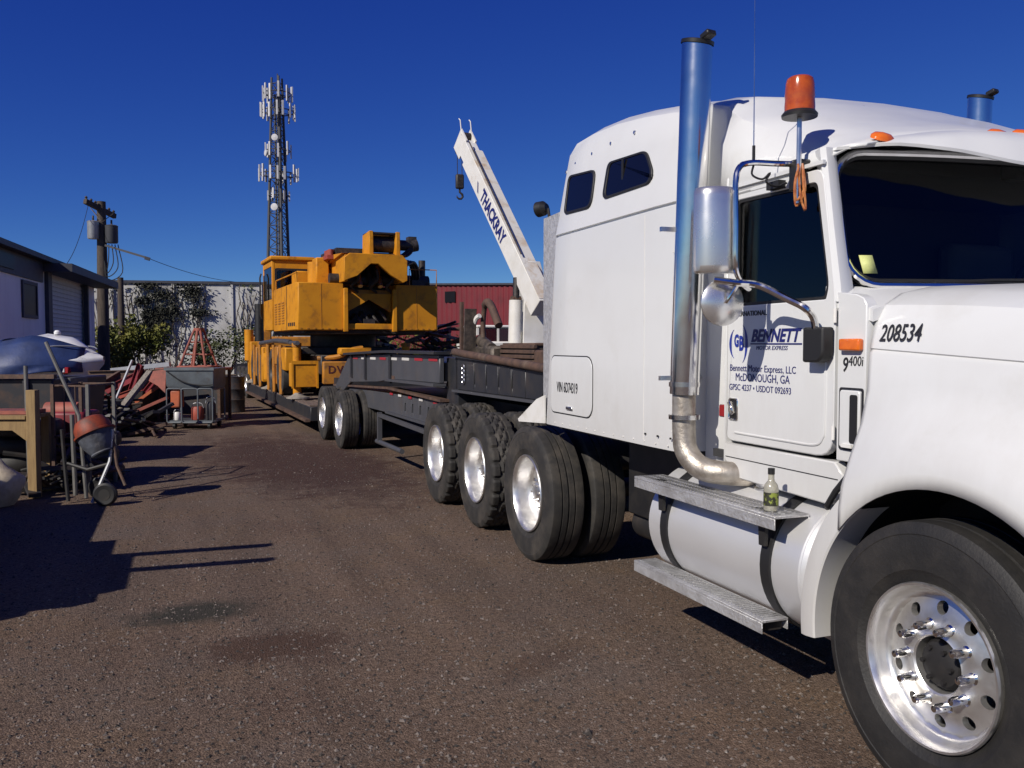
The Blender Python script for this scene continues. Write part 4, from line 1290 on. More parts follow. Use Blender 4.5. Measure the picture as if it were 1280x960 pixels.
# outriggers: box ends with jack and float
for y in (18.75, 23.0, 26.9):
    for s in (-1, 1):
        S = (lambda x: x) if s < 0 else mx
        bx_ = tb(MB().box(S(2.42), S(2.95), y - 0.24, y + 0.24, 0.78, 1.28), 'outrigger_box', 'crane_yellow', crane, bevel=0.012)
        fr_ = MB()
        for a, b in ((2.40, 2.44), (2.91, 2.95)):
            fr_.box(S(a), S(b), y - 0.265, y - 0.241, 0.76, 1.33)
        fr_.box(S(2.44), S(2.91), y - 0.265, y - 0.241, 1.26, 1.33)
        tb(fr_, 'box_frame', 'crane_yellow', bx_)
        j = tb(MB().cyl((S(2.55), y, 0.62), (S(2.55), y, 1.62), 0.085, n=18), 'jack', 'crane_yellow', crane)
        tb(MB().cyl((S(2.55), y, 1.62), (S(2.55), y, 1.70), 0.10, n=18), 'jack_cap', 'crane_yellow_dirty', j)
        tb(MB().lathe([(0.545, 0.0), (0.545, 0.24), (0.575, 0.24), (0.60, 0.14), (0.66, 0.06), (0.66, 0.0)], (S(2.55), y - 0.1 * (y < 20), 0), (0, 0, 1), 24), 'float_pad', 'cabinet_pale', j)
tb(MB().box(2.97, 4.49, 18.02, 18.2, 0.86, 1.32), 'rear_beam', 'crane_yellow_dirty', crane, bevel=0.015)
for k, ch_ in enumerate(('D', 'V')):
    lettering(ch_, 0.22, TROT @ Vector((3.06 + 0.18 * k, 18.015, 1.08)), TROT.to_3x3() @ Vector((1, 0, 0)), (0, 0, 1), 'crane_mark', crane, bold=0.004)
tb(MB().tube(smooth_path([(2.9, 18.3, 1.38), (3.3, 18.15, 1.42), (3.55, 18.1, 1.55), (3.8, 18.1, 1.6)], 4), 0.05, 8), 'hose_run', 'crane_yellow_dirty', crane)
tb(MB().box(3.3, 3.95, 17.92, 18.3, 1.46, 1.60), 'toolbox', 'crane_yellow', crane, bevel=0.02)
for k in range(5):
    tb(MB().tube([(2.50, 22.2 + 0.28 * k, 1.25), (2.46, 22.3 + 0.28 * k, 1.12), (2.50, 22.42 + 0.28 * k, 1.26)], 0.02, 6), 'chain_loop', 'crane_yellow_dirty', crane)
tb(MB().cyl((3.1, 20.3, 1.62), (3.1, 20.3, 1.63), 0.1, n=8), 'pin', 'machine_dark', crane)

# superstructure, turned on its ring
SC = Vector((3.52, 20.47, 0))
SROT = Matrix.Translation(SC) @ Matrix.Rotation(R_(3.0), 4, 'Z')
def sb(m, *a, **k):
    return m.xf(SROT).build(*a, **k)
sb(MB().cyl((0, 0, 1.62), (0, 0, 1.9), 0.75, n=36), 'slew_ring', 'machine_dark', crane)
up = sb(MB().box(-1.30, 1.30, -2.2, 1.8, 1.88, 2.02), 'turntable', 'machine_dark', crane, bevel=0.02)
# counterweight wings
HW = 1.50
def wing(sgn):
    S = lambda x: sgn * x
    m = MB()
    m.pz([(S(HW), -2.42), (S(HW - 0.04), -2.5), (S(0.55), -2.5), (S(0.55), 0.50), (S(HW), 0.50)], 1.96, 2.92)
    o = sb(m, 'counterweight_wing', 'crane_yellow', crane, bevel=0.015)
    sb(MB().box(min(S(1.0), S(1.01)), max(S(1.0), S(1.01)), -2.506, -2.5, 1.98, 2.90), 'weld_seam', 'crane_yellow_dirty', o)
    sb(MB().box(min(S(0.47), S(0.56)), max(S(0.47), S(0.56)), -2.58, -2.47, 1.93, 2.82), 'corner_post', 'crane_yellow', o, bevel=0.01)
    for q in range(3):
        for r in range(9):
            sb(MB().box(min(S(HW), S(HW + 0.012)), max(S(HW), S(HW + 0.012)), -1.0 + 0.5 * q, -0.68 + 0.5 * q, 2.12 + 0.055 * r, 2.145 + 0.055 * r), 'louvre', 'crane_yellow_dirty', o)
    sb(MB().box(min(S(HW), S(HW + 0.01)), max(S(HW), S(HW + 0.01)), -1.35, -1.335, 1.98, 2.9), 'panel_seam', 'machine_dark', o)
    return o
wing(-1)
wing(1)
# centre bay: lower beam, chevron plates, cross member
cb = sb(MB().box(-0.50, 0.50, -2.5, -2.38, 1.98, 2.10), 'bay_beam', 'crane_yellow', crane, bevel=0.01)
sb(MB().py([(-0.46, 2.72), (0.46, 2.72), (0.46, 2.34), (0.0, 2.60), (-0.46, 2.34)], -2.44, -2.40), 'chevron_plate', 'crane_yellow', crane)
sb(MB().box(-0.50, 0.50, -2.40, -2.30, 2.66, 2.80), 'bay_cross', 'crane_yellow_dirty', crane)
sb(MB().box(-0.50, 0.50, -1.9, -1.8, 2.0, 2.9), 'bay_back', 'machine_dark', crane)
pp = MB()
for k, (x, z) in enumerate(((-0.25, 2.2), (-0.1, 2.25), (0.1, 2.2), (0.27, 2.28))):
    pp.tube(smooth_path([(x, -1.85, z), (x, -2.2, z + 0.1), (x + 0.1, -2.36, z - 0.08), (x + 0.2, -2.0, z - 0.15)], 4), 0.03, 8)
pp.box(-0.12, 0.12, -2.44, -2.38, 2.10, 2.20)
sb(pp, 'hydraulic_pipes', 'machine_dark', crane)
# boom: rear head with chevron opening, main tube sloping to the front
bh = MB()
bh.py([(-0.64, 2.94), (-0.64, 3.40), (-0.53, 3.49), (0.55, 3.49), (0.66, 3.38), (0.66, 2.97), (0.56, 2.92), (0.30, 3.08), (0.05, 3.29), (-0.10, 3.29), (-0.38, 3.04)], -3.00, -2.90)
bm_ = sb(bh, 'boom_head', 'crane_yellow', crane, bevel=0.01)
for s in (-1, 1):
    sb(MB().px([(-2.90, 2.94), (-2.90, 3.47), (-1.2, 3.55), (0.9, 3.46), (5.2, 2.85), (5.2, 2.35), (0.5, 2.94), (-1.0, 2.94)], s * 0.58 - 0.03, s * 0.58 + 0.03), 'boom_side', 'crane_yellow', bm_, bevel=0.008)
sb(MB().prism([(-2.90, 3.49), (-1.2, 3.57), (0.9, 3.48), (5.2, 2.87)], lambda p, q: (-0.66, p, q), lambda p, q: (0.66, p, q)).xf(Matrix.Identity(4)), 'boom_top', 'crane_yellow', bm_, thick=0.03)
sb(MB().cyl((-0.8, -2.3, 3.02), (0.8, -2.3, 3.02), 0.11, n=18), 'boom_pin', 'machine_dark', bm_)
for x in (-0.22, 0.0, 0.2):
    sb(MB().cyl((x, -2.6, 2.86), (x, -2.2, 3.5), 0.055, n=12), 'lift_ram', 'aluminium' if x else 'machine_dark', crane)
sb(MB().box(-0.60, 0.60, -2.15, -2.08, 2.95, 3.6), 'boom_bulkhead', 'machine_dark', bm_)
# left side equipment: box, tank, rust red valve
sb(MB().box(-1.15, -0.72, -0.55, 0.1, 2.92, 3.30), 'equipment_box', 'crane_yellow', crane, bevel=0.02)
sb(MB().cyl((-0.85, -1.1, 2.92), (-0.85, -1.1, 3.45), 0.16, n=18), 'oil_tank', 'crane_yellow', crane)
sb(MB().box(-0.95, -0.68, -1.75, -1.3, 2.92, 3.5), 'valve_box', 'crane_yellow', crane, bevel=0.02)
rv = MB()
for k in range(5):
    rv.cyl((-0.72 + 0.05 * (k % 2), -2.1 + 0.1 * k, 3.46), (-0.72 + 0.05 * (k % 2), -2.1 + 0.1 * k, 3.64), 0.05, n=10)
rv.box(-0.80, -0.6, -2.15, -1.6, 3.44, 3.52)
sb(rv, 'valve_stack', 'faded_red', crane)
# winch on top
wz = 3.51
wn_ = sb(MB().cyl((-0.02, -2.60, wz + 0.22), (0.50, -2.60, wz + 0.22), 0.17, n=24), 'winch_drum', 'machine_dark', crane)
for x in (-0.06, 0.50):
    sb(MB().px([(-2.90, wz - 0.02), (-2.30, wz - 0.02), (-2.33, wz + 0.42), (-2.87, wz + 0.46)], x - 0.045, x + 0.045), 'winch_plate', 'crane_yellow', wn_, bevel=0.012)
sb(MB().box(-0.1, 0.55, -2.85, -2.35, wz + 0.41, wz + 0.44), 'winch_guard', 'machine_dark', wn_)
mo = MB()
mo.cyl((0.54, -2.60, wz + 0.22), (0.86, -2.60, wz + 0.22), 0.11, n=14)
mo.cyl((0.86, -2.60, wz + 0.22), (0.98, -2.60, wz + 0.25), 0.14, n=12)
mo.box(0.78, 0.95, -2.70, -2.50, wz + 0.24, wz + 0.40)
sb(mo, 'winch_motor', 'machine_dark', wn_)
for k in range(3):
    sb(MB().tube(smooth_path([(0.9, -2.65, wz + 0.25), (0.84 - 0.06 * k, -2.70, wz + 0.08), (0.7 - 0.07 * k, -2.75, wz - 0.02), (0.6 - 0.1 * k, -2.75, wz)], 5), 0.025, 8), 'hose', 'black_rubber', wn_)
sb(MB().box(-0.62, 0.0, -2.2, -0.6, wz + 0.02, wz + 0.16), 'winch_base', 'machine_dark', crane)
# hoses and engine gear on the right
for k in range(3):
    sb(MB().tube(smooth_path([(0.62, -2.75, 3.36 - 0.05 * k), (0.88 + 0.05 * k, -2.4, 3.4), (1.02 + 0.06 * k, -2.2, 3.15), (0.98 + 0.05 * k, -2.05, 2.95), (0.75, -2.0, 2.88)], 6), 0.038, 8), 'hose', 'black_rubber', crane)
eg = MB()
eg.cyl((0.95, -1.9, 3.02), (1.45, -1.9, 3.02), 0.15, n=16)
eg.box(1.0, 1.3, -2.2, -1.6, 2.92, 3.05)
sb(eg, 'air_cleaner', 'machine_dark', crane)
sb(MB().cyl((1.32, -1.9, 3.0), (1.32, -1.9, 3.5), 0.075, n=14), 'muffler', 'machine_dark', crane)
# operator's cab, hollow with windows
cabm = MB()
CX0, CX1, CY0, CY1, CZ0, CZ1 = -1.52, -0.58, 0.56, 2.0, 2.0, 3.62
for (x, y) in ((CX0, CY0), (CX1 - 0.07, CY0), (CX0, CY1 - 0.07), (CX1 - 0.07, CY1 - 0.07)):
    cabm.box(x, x + 0.07, y, y + 0.07, CZ0, CZ1)
cabm.box(CX0 + 0.07, CX1 - 0.07, CY0 + 0.002, CY0 + 0.05, CZ0, 2.95)
cabm.box(CX0 + 0.07, CX1 - 0.07, CY0 + 0.002, CY0 + 0.05, 3.42, CZ1)
cabm.box(CX0 + 0.002, CX0 + 0.05, CY0 + 0.07, CY1 - 0.07, CZ0, 2.72)
cabm.box(CX1 - 0.05, CX1 - 0.002, CY0 + 0.07, CY1 - 0.07, CZ0, 2.9)
cabm.box(CX0 + 0.07, CX1 - 0.07, CY1 - 0.05, CY1 - 0.002, CZ0, 2.6)
cabm.box(CX0 + 0.002, CX0 + 0.05, CY0 + 0.07, CY1 - 0.07, 3.48, CZ1)
cc = sb(cabm, 'operator_cab', 'crane_yellow', crane, bevel=0.01)
sb(MB().box(CX0 - 0.05, CX1 + 0.05, CY0 - 0.06, CY1 + 0.05, CZ1 + 0.002, CZ1 + 0.10), 'cab_roof', 'crane_yellow', cc, bevel=0.03, seg=2)
sb(MB().box(CX0 + 0.075, CX1 - 0.075, CY0 + 0.02, CY0 + 0.026, 2.955, 3.415), 'cab_window', 'crane_glass', cc)
sb(MB().ring(rrect(CX0 + 0.06, CX1 - 0.06, 2.93, 3.44, 0.06, 4), rrect(CX0 + 0.11, CX1 - 0.11, 2.98, 3.39, 0.05, 4), lambda p, q: (p, CY0 - 0.006, q), lambda p, q: (p, CY0 + 0.001, q)), 'window_gasket', 'black_rubber', cc)
sb(MB().box(CX0 + 0.012, CX0 + 0.018, CY0 + 0.075, CY1 - 0.075, 2.73, 3.475), 'cab_window', 'crane_glass', cc)
sb(MB().box(CX1 - 0.018, CX1 - 0.012, CY0 + 0.075, CY1 - 0.075, 2.91, 3.6), 'cab_window', 'crane_glass', cc)
sb(MB().box(CX0 + 0.075, CX1 - 0.075, CY1 - 0.018, CY1 - 0.012, 2.61, 3.6), 'cab_window', 'crane_glass', cc)
sb(MB().box(-1.2, -0.8, 1.2, 1.6, 2.3, 3.1), 'seat', 'machine_dark', cc, bevel=0.05)
sb(MB().tube([(CX0 - 0.06, CY1 - 0.1, 2.3), (CX0 - 0.09, CY1 - 0.1, 2.4), (CX0 - 0.09, CY1 - 0.1, 3.3), (CX0 - 0.06, CY1 - 0.1, 3.4)], 0.02, 8), 'grab_rail', 'black_paint', cc)
# stowed boom sling and dark stack ahead of the cab
tb(MB().cyl((2.45, 24.4, 1.75), (2.45, 24.4, 2.75), 0.12, n=16), 'carrier_exhaust', 'black_paint', crane)
tb(MB().tube([(2.52, 19.4, 1.72), (2.5, 21.5, 1.76), (2.46, 24.2, 1.70)], 0.055, 10), 'stowed_pole', 'trailer_grey', crane)
tb(MB().tube([(2.5, 18.3, 1.70), (2.52, 19.4, 1.70)], 0.045, 10), 'stowed_pole', 'trailer_grey', crane)
tb(MB().box(2.50, 2.85, 25.0, 25.4, 1.3, 2.05), 'hose_reel', 'crane_yellow_dirty', crane, bevel=0.04)
tb(MB().cyl((2.43, 22.6, 0.80), (2.43, 22.6, 1.45), 0.1, n=14), 'spare_jack', 'crane_yellow', crane)
tb(MB().box(2.44, 2.62, 21.05, 21.2, 0.75, 1.5), 'mud_guard', 'crane_yellow_dirty', crane)
tb(MB().box(2.44, 2.62, 22.45, 22.55, 0.75, 1.5), 'mud_guard', 'crane_yellow_dirty', crane)

# ------------------------------------------------------------------ white truck-mounted crane beyond
mat('boom_white', (0.70, 0.69, 0.66), 0.5, 0, (0.62, 0.60, 0.55), 3, 0.4, 0.75, dirt=(0.30, 0.17, 0.08), dscale=2.2, dlo=0.62, dhi=0.85)
mat('rusty_top', (0.62, 0.60, 0.55), 0.8, 0, (0.46, 0.34, 0.22), 2.2, 0.5, 0.7, dirt=(0.16, 0.10, 0.065), dscale=3, dlo=0.60, dhi=0.78)
wct = thing('crane_truck', 'white truck crane with rust-stained lettered boom raised behind the sleeper', 'crane', (8.6, 21.5, 0))
A = Vector((8.12, 20.55, 3.52))
B = Vector((7.62, 24.0, 7.45))
ax = (B - A).normalized()
side = Vector((0, 0, 1)).cross(ax).normalized()        # horizontal, across the boom
if side.x > 0:
    side = -side
upv = ax.cross(side).normalized()
if upv.z < 0:
    upv = -upv
def BP(t, a, b):
    p = A + ax * t + side * a + upv * b
    return tuple(p)
LEN = (B - A).length
def boom_seg(t0, t1, w, h):
    m = MB()
    m.loft([[BP(t, -w / 2, -h / 2), BP(t, w / 2, -h / 2), BP(t, w / 2, h / 2), BP(t, -w / 2, h / 2)] for t in (t0, t1)])
    return m
bw = boom_seg(-1.3, LEN * 0.86, 0.42, 0.56).build('boom', 'boom_white', wct, bevel=0.015)
boom_seg(LEN * 0.86 - 0.01, LEN * 0.95, 0.34, 0.47).build('boom_extension', 'boom_white', bw, bevel=0.01)
MB().loft([[BP(t, -0.205, 0.281), BP(t, 0.205, 0.281), BP(t, 0.205, 0.293), BP(t, -0.205, 0.293)] for t in (-1.25, LEN * 0.85)]).build('boom_top_plate', 'rusty_top', bw)
MB().tube([BP(0.2, 0.2, 0.38), BP(2.5, 0.2, 0.40), BP(LEN * 0.9, 0.15, 0.36)], 0.02, 6).build('boom_cable', 'oily_engine', bw)
for q in (-1, 1):
    MB().loft([[BP(t, q * 0.14 - 0.02, -0.36), BP(t, q * 0.14 + 0.02, -0.36), BP(t, q * 0.14 + 0.02, 0.30), BP(t, q * 0.14 - 0.02, 0.30)] for t in (LEN * 0.93, LEN * 1.03)]).build('head_plate', 'boom_white', bw)
    MB().tube([BP(LEN * 1.0, q * 0.16, 0.2), BP(LEN * 1.07, q * 0.16, 0.42), BP(LEN * 1.09, q * 0.16, 0.40)], 0.016, 6).build('head_guard', 'boom_white', bw)
MB().cyl(BP(LEN * 1.0, -0.12, -0.3), BP(LEN * 1.0, 0.12, -0.3), 0.14, n=18).build('head_sheave', 'machine_dark', bw)
MB().cyl(BP(LEN * 1.0, -0.12, 0.15), BP(LEN * 1.0, 0.12, 0.15), 0.12, n=18).build('head_sheave', 'machine_dark', bw)
hp0 = Vector(BP(LEN * 1.0, 0, -0.42))
hk = MB()
for dx in (-0.07, 0.07):
    hk.cyl((hp0.x + dx, hp0.y, hp0.z - 0.05), (hp0.x + dx, hp0.y, hp0.z - 0.62), 0.011, n=6)
hk.build('hoist_rope', 'machine_dark', bw)
hb = MB().box(hp0.x - 0.12, hp0.x + 0.12, hp0.y - 0.07, hp0.y + 0.07, hp0.z - 1.02, hp0.z - 0.60).build('hook_block', 'machine_dark', bw, bevel=0.04, seg=2)
hkp = [(hp0.x, hp0.y, hp0.z - 1.0), (hp0.x, hp0.y, hp0.z - 1.12)] + [(hp0.x + 0.09 * math.sin(t), hp0.y, hp0.z - 1.22 + 0.09 * math.cos(t)) for t in (0.3, 1.0, 1.8, 2.6, 3.4, 4.2, 4.8)]
MB().tube(hkp, [0.03, 0.03, 0.03, 0.035, 0.035, 0.035, 0.03, 0.022, 0.01], 8).build('hook', 'machine_dark', hb)
# lettering along the boom's lit side
nrm = side
tdir = -ax
lo = Vector(BP(LEN * 0.565, 0.2125, -0.17))
vz = ax.cross(nrm)
ydir = upv
if tdir.cross(ydir).dot(nrm) < 0:
    tdir = ax
    lo = Vector(BP(LEN * 0.10, 0.2125, -0.17))
lettering('THACKRAY', 0.48, lo, tdir, ydir, 'decal_navy', bw, bold=0.022, sx=0.74, depth=0.002)
arrow = MB()
arrow.loft([[BP(LEN * 0.595, 0.2125, -0.16), BP(LEN * 0.61, 0.2125, -0.16), BP(LEN * 0.65, 0.2125, 0.05), BP(LEN * 0.635, 0.2125, 0.05)], [BP(LEN * 0.595, 0.216, -0.16), BP(LEN * 0.61, 0.216, -0.16), BP(LEN * 0.65, 0.216, 0.05), BP(LEN * 0.635, 0.216, 0.05)]]).build('boom_mark', 'decal_navy', bw)
# turret, lift ram, chassis, cab
tu = MB()
tu.py([(8.0, 1.7), (8.75, 1.7), (8.8, 2.6), (8.45, 3.75), (8.12, 3.75), (8.02, 2.6)], 20.35, 20.42)
tu.py([(8.0, 1.7), (8.75, 1.7), (8.8, 2.6), (8.45, 3.75), (8.12, 3.75), (8.02, 2.6)], 20.98, 21.05)
tu.build('turret', 'boom_white', wct, bevel=0.01)
MB().box(8.05, 8.7, 20.42, 20.98, 1.70, 2.0).build('turret_base', 'boom_white', wct)
MB().cyl((7.86, 20.6, 1.62), (7.90, 20.62, 2.78), 0.17, n=24).build('lift_ram', 'boom_white', wct)
MB().cyl((7.90, 20.62, 2.78), (7.93, 20.66, 3.35), 0.085, n=16).build('ram_rod', 'machine_dark', wct)
MB().cyl((7.78, 20.6, 2.80), (8.02, 20.65, 2.80), 0.09, n=12).build('ram_gland', 'rusty_steel', wct)
MB().cyl((8.1, 20.3, 3.52), (8.1, 21.1, 3.52), 0.13, n=18).build('boom_pivot', 'rusty_steel', wct)
MB().box(7.75, 8.3, 20.2, 20.9, 1.45, 1.66).build('deck_plate', 'boom_white', wct)
MB().box(7.4, 9.8, 19.0, 25.6, 0.95, 1.44).build('chassis', 'machine_dark', wct, bevel=0.02)
cbm = thing_cab = MB().box(7.45, 9.75, 22.6, 24.3, 1.45, 1.75)
cbx = cbm.build('cab_body', 'boom_white', wct, bevel=0.05, seg=2)
MB().box(7.55, 9.65, 22.7, 24.2, 2.12, 2.20).build('cab_roof', 'boom_white', cbx, bevel=0.04, seg=2)
for (x, y) in ((7.56, 22.72), (9.58, 22.72), (7.56, 24.12), (9.58, 24.12), (8.15, 22.72)):
    MB().box(x, x + 0.06, y, y + 0.06, 1.752, 2.118).build('cab_pillar', 'boom_white', cbx)
MB().box(7.63, 9.57, 22.74, 22.75, 1.755, 2.115).build('cab_glass', 'crane_glass', cbx)
MB().box(7.585, 7.592, 22.8, 24.1, 1.755, 2.115).build('cab_glass', 'crane_glass', cbx)
for y in (19.9, 21.2, 24.6):
    for x in (7.55, 9.65):
        w = MB().lathe([(-0.08, 0.0), (-0.08, 0.2), (-0.14, 0.29), (0.14, 0.29)], (x, y, 0.5), (1 if x < 8 else -1, 0, 0), 24).build('wheel', 'boom_white', wct)
        MB().lathe([(-0.13, 0.28), (-0.15, 0.34), (-0.15, 0.43), (-0.12, 0.49), (0.12, 0.49), (0.15, 0.43), (0.15, 0.34), (0.13, 0.28)], (x, y, 0.5), (1, 0, 0), 28).build('tyre', 'crane_tyre', w)

# lockers and stays that fill the carrier's side
for (y0, y1, z0, z1, m_) in ((19.35, 20.0, 1.10, 1.60, 'crane_yellow'), (20.62, 21.1, 1.20, 1.62, 'crane_yellow_dirty'), (22.3, 22.9, 0.85, 1.58, 'crane_yellow'), (23.35, 23.7, 0.7, 1.6, 'crane_yellow'), (24.75, 25.0, 0.8, 1.6, 'crane_yellow_dirty'), (26.1, 26.45, 0.7, 1.75, 'crane_yellow')):
    tb(MB().box(2.40, 2.74, y0, y1, z0, z1), 'side_locker', m_, crane, bevel=0.02)
for y in (20.05, 21.2, 22.2, 23.9, 25.2):
    tb(MB().tube([(2.41, y, 0.56), (2.40, y, 1.66)], 0.045, 8), 'side_stay', 'crane_yellow_dirty', crane)
tb(MB().cyl((2.44, 26.9, 1.2), (2.44, 26.9, 2.1), 0.13, n=14), 'front_jack', 'crane_yellow', crane)
hr = MB()
hr.tube([(-1.47, -2.4, 2.92), (-1.47, -2.4, 3.12), (-1.47, 0.3, 3.12), (-1.47, 0.3, 2.92)], 0.014, 6)
sb(hr, 'hand_rail', 'crane_yellow', crane)

for k in range(7):
    sb(MB().cyl((-1.42 + 0.14 * k, -2.505, 1.995), (-1.42 + 0.14 * k, -2.515, 1.995), 0.018, n=8), 'bolt', 'crane_yellow_dirty', crane)
    sb(MB().cyl((0.62 + 0.13 * k, -2.505, 1.995), (0.62 + 0.13 * k, -2.515, 1.995), 0.018, n=8), 'bolt', 'crane_yellow_dirty', crane)
for x in (-0.35, 0.05, 0.38):
    sb(MB().tube(smooth_path([(x, -2.85, 3.2), (x + 0.05, -2.75, 3.0), (x - 0.06, -2.6, 2.85), (x + 0.1, -2.45, 2.75)], 5), 0.03, 8), 'hose', 'black_rubber', crane)
sb(MB().tube([(-0.55, -2.1, 3.50), (-0.50, -1.0, 3.62), (-0.45, 0.8, 3.52)], 0.018, 6), 'boom_cable', 'machine_dark', crane)
sb(MB().tube([(0.85, -2.5, 2.92), (0.85, -2.5, 3.25), (1.45, -2.5, 3.25), (1.45, -2.5, 2.92)], 0.012, 6), 'hand_rail', 'crane_yellow_dirty', crane)
for k in range(4):
    sb(MB().box(-1.512, -1.5, -2.3 + 0.22 * k, -2.2 + 0.22 * k, 2.05, 2.12), 'step_slot', 'machine_dark', crane)

# ------------------------------------------------------------------ buildings, wall, tower and pole in the background
mat('shop_wall', (0.82, 0.80, 0.79), 0.7, 0, (0.74, 0.72, 0.71), 1.5, 0.4, 0.7, dirt=(0.36, 0.34, 0.33), dscale=0.8, dlo=0.55, dhi=0.85, stretch=(1, 1, 0.3))
mat('shop_trim', (0.03, 0.032, 0.045), 0.6, 0, (0.05, 0.05, 0.06), 4)
mat('roller_grey', (0.60, 0.60, 0.59), 0.5, 0.0, (0.5, 0.5, 0.49), 3, 0.4, 0.7)
mat('old_concrete', (0.50, 0.50, 0.49), 0.9, 0, (0.38, 0.375, 0.365), 0.9, 0.42, 0.68, dirt=(0.2, 0.19, 0.18), dscale=0.45, dlo=0.55, dhi=0.8, bump=0.3, bscale=8, stretch=(1, 1, 0.45))
mat('barn_red', (0.155, 0.014, 0.02), 0.55, 0, (0.12, 0.012, 0.018), 1.2, 0.4, 0.7, dirt=(0.07, 0.012, 0.014), dscale=0.6, dlo=0.58, dhi=0.85)
mat('pole_wood', (0.085, 0.066, 0.052), 0.9, 0, (0.045, 0.036, 0.03), 5, 0.4, 0.65, bump=0.4, bscale=20, stretch=(4, 4, 0.6))
mat('galvanised', (0.42, 0.43, 0.45), 0.45, 0.6, (0.34, 0.35, 0.37), 4)
mat('tower_steel', (0.06, 0.063, 0.072), 0.6, 0.2)
mat('antenna_white', (0.56, 0.56, 0.57), 0.5, 0, (0.36, 0.36, 0.37), 0.6)
mat('wire_black', (0.012, 0.012, 0.013), 0.6)
mat('weed_green', (0.085, 0.105, 0.014), 0.7, 0, (0.18, 0.165, 0.026), 0.9, 0.42, 0.62)
mat('weed_dark', (0.035, 0.05, 0.014), 0.75, 0, (0.07, 0.08, 0.02), 1.2, 0.4, 0.65)
mat('ivy_dark', (0.022, 0.026, 0.02), 0.8, 0, (0.045, 0.045, 0.03), 1.5)
mat('bare_twig', (0.16, 0.135, 0.11), 0.9, 0, (0.10, 0.085, 0.07), 3)
mat('dark_window', (0.006, 0.006, 0.008), 0.45, spec=0.2)

# workshop on the left: face runs from P0 to P1
P0 = Vector((-5.1, 20.2, 0))
P1 = Vector((-3.36, 39.9, 0))
fd = (P1 - P0).normalized()
fn = Vector((fd.y, -fd.x, 0))          # outward, towards +x
def F3(s, o, z):
    p = P0 + fd * s + fn * o
    return (p.x, p.y, z)
def fbox(m, s0, s1, o0, o1, z0, z1):
    vs_ = [F3(s, o, z) for z in (z0, z1) for (s, o) in ((s0, o0), (s1, o0), (s1, o1), (s0, o1))]
    return m.add(vs_, [(0, 3, 2, 1), (4, 5, 6, 7), (0, 1, 5, 4), (1, 2, 6, 5), (2, 3, 7, 6), (3, 0, 4, 7)])
FL = (P1 - P0).length
shop = thing('workshop', 'white metal workshop with dark fascia and grey roller door beside the junk', 'building', tuple(P0 + fd * 12.5 - fn * 4))
wl_ = MB()
# door bay from s = 12.2 to 17.9
fbox(wl_, 5.4, 11.4, -0.25, 0.0, 0, 4.25)
fbox(wl_, 11.4, 17.9, -0.25, 0.0, 4.0, 4.25)
fbox(wl_, 18.1, FL, -0.25, 0.0, 0, 4.25)
fbox(wl_, 5.4, FL, -9.0, -8.8, 0, 4.25)
fbox(wl_, FL - 0.25, FL, -8.8, -0.25, 0, 4.25)
fbox(wl_, 5.4, 5.65, -8.8, -0.25, 0, 4.25)
wob_ = wl_.build('wall', 'shop_wall', shop)
fbox(MB(), 5.2, FL + 0.3, -9.3, 0.35, 4.25, 4.40).build('roof', 'shop_trim', shop)
fbox(MB(), 11.0, FL + 0.2, 0.0, 0.9, 3.98, 4.24).build('canopy', 'shop_trim', shop)
fbox(MB(), 5.35, 11.0, 0.0, 0.06, 3.62, 4.25).build('fascia', 'shop_trim', shop)
fbox(MB(), 11.4, 11.9, 0.0, 0.12, 0, 4.0).build('pilaster', 'shop_trim', shop)
fbox(MB(), 17.88, 18.1, -0.05, 0.10, 0, 4.0).build('pilaster', 'shop_trim', shop)
rd = fbox(MB(), 11.9, 17.88, -0.18, -0.16, 0, 4.0).build('roller_door', 'roller_grey', shop)
for k in range(26):
    fbox(MB(), 11.9, 17.88, -0.16, -0.125, 0.15 * k + 0.02, 0.15 * k + 0.14).build('door_slat', 'roller_grey', rd, bevel=0.02)
wi = fbox(MB(), 8.7, 10.2, -0.02, 0.03, 2.55, 3.45).build('window', 'dark_window', shop)
fr2 = MB()
fbox(fr2, 8.6, 8.7, 0.0, 0.06, 2.45, 3.55)
fbox(fr2, 10.2, 10.3, 0.0, 0.06, 2.45, 3.55)
fbox(fr2, 8.7, 10.2, 0.0, 0.06, 3.45, 3.55)
fbox(fr2, 8.7, 10.2, 0.0, 0.06, 2.45, 2.55)
fr2.build('window_frame', 'shop_trim', wi)
fbox(MB(), 6.2, 7.6, 0.06, 0.10, 3.75, 4.15).build('vent', 'dark_window', shop)

# long pale wall building at the back
W0 = Vector((-7.0, 52.6, 0))
W1 = Vector((9.5, 50.1, 0))
wd = (W1 - W0).normalized()
wnn = Vector((wd.y, -wd.x, 0))
def W3(s, o, z):
    p = W0 + wd * s + wnn * o
    return (p.x, p.y, z)
def wbox(m, s0, s1, o0, o1, z0, z1):
    vs_ = [W3(s, o, z) for z in (z0, z1) for (s, o) in ((s0, o0), (s1, o0), (s1, o1), (s0, o1))]
    return m.add(vs_, [(0, 3, 2, 1), (4, 5, 6, 7), (0, 1, 5, 4), (1, 2, 6, 5), (2, 3, 7, 6), (3, 0, 4, 7)])
WLn = (W1 - W0).length
bw2 = thing('warehouse', 'long pale grey concrete warehouse overgrown with ivy behind the yard', 'building', tuple((W0 + W1) / 2 - wnn * 4))
wbox(MB(), 0, WLn, -8.0, 0.0, 0, 5.0).build('wall', 'old_concrete', bw2)
wbox(MB(), -0.1, WLn + 0.1, -8.1, 0.12, 5.0, 5.14).build('coping', 'shop_trim', bw2)
for k in range(11):
    wbox(MB(), 0.4 + 1.55 * k, 0.52 + 1.55 * k, 0.0, 0.10, 0, 4.98).build('wall_pier', 'old_concrete', bw2)

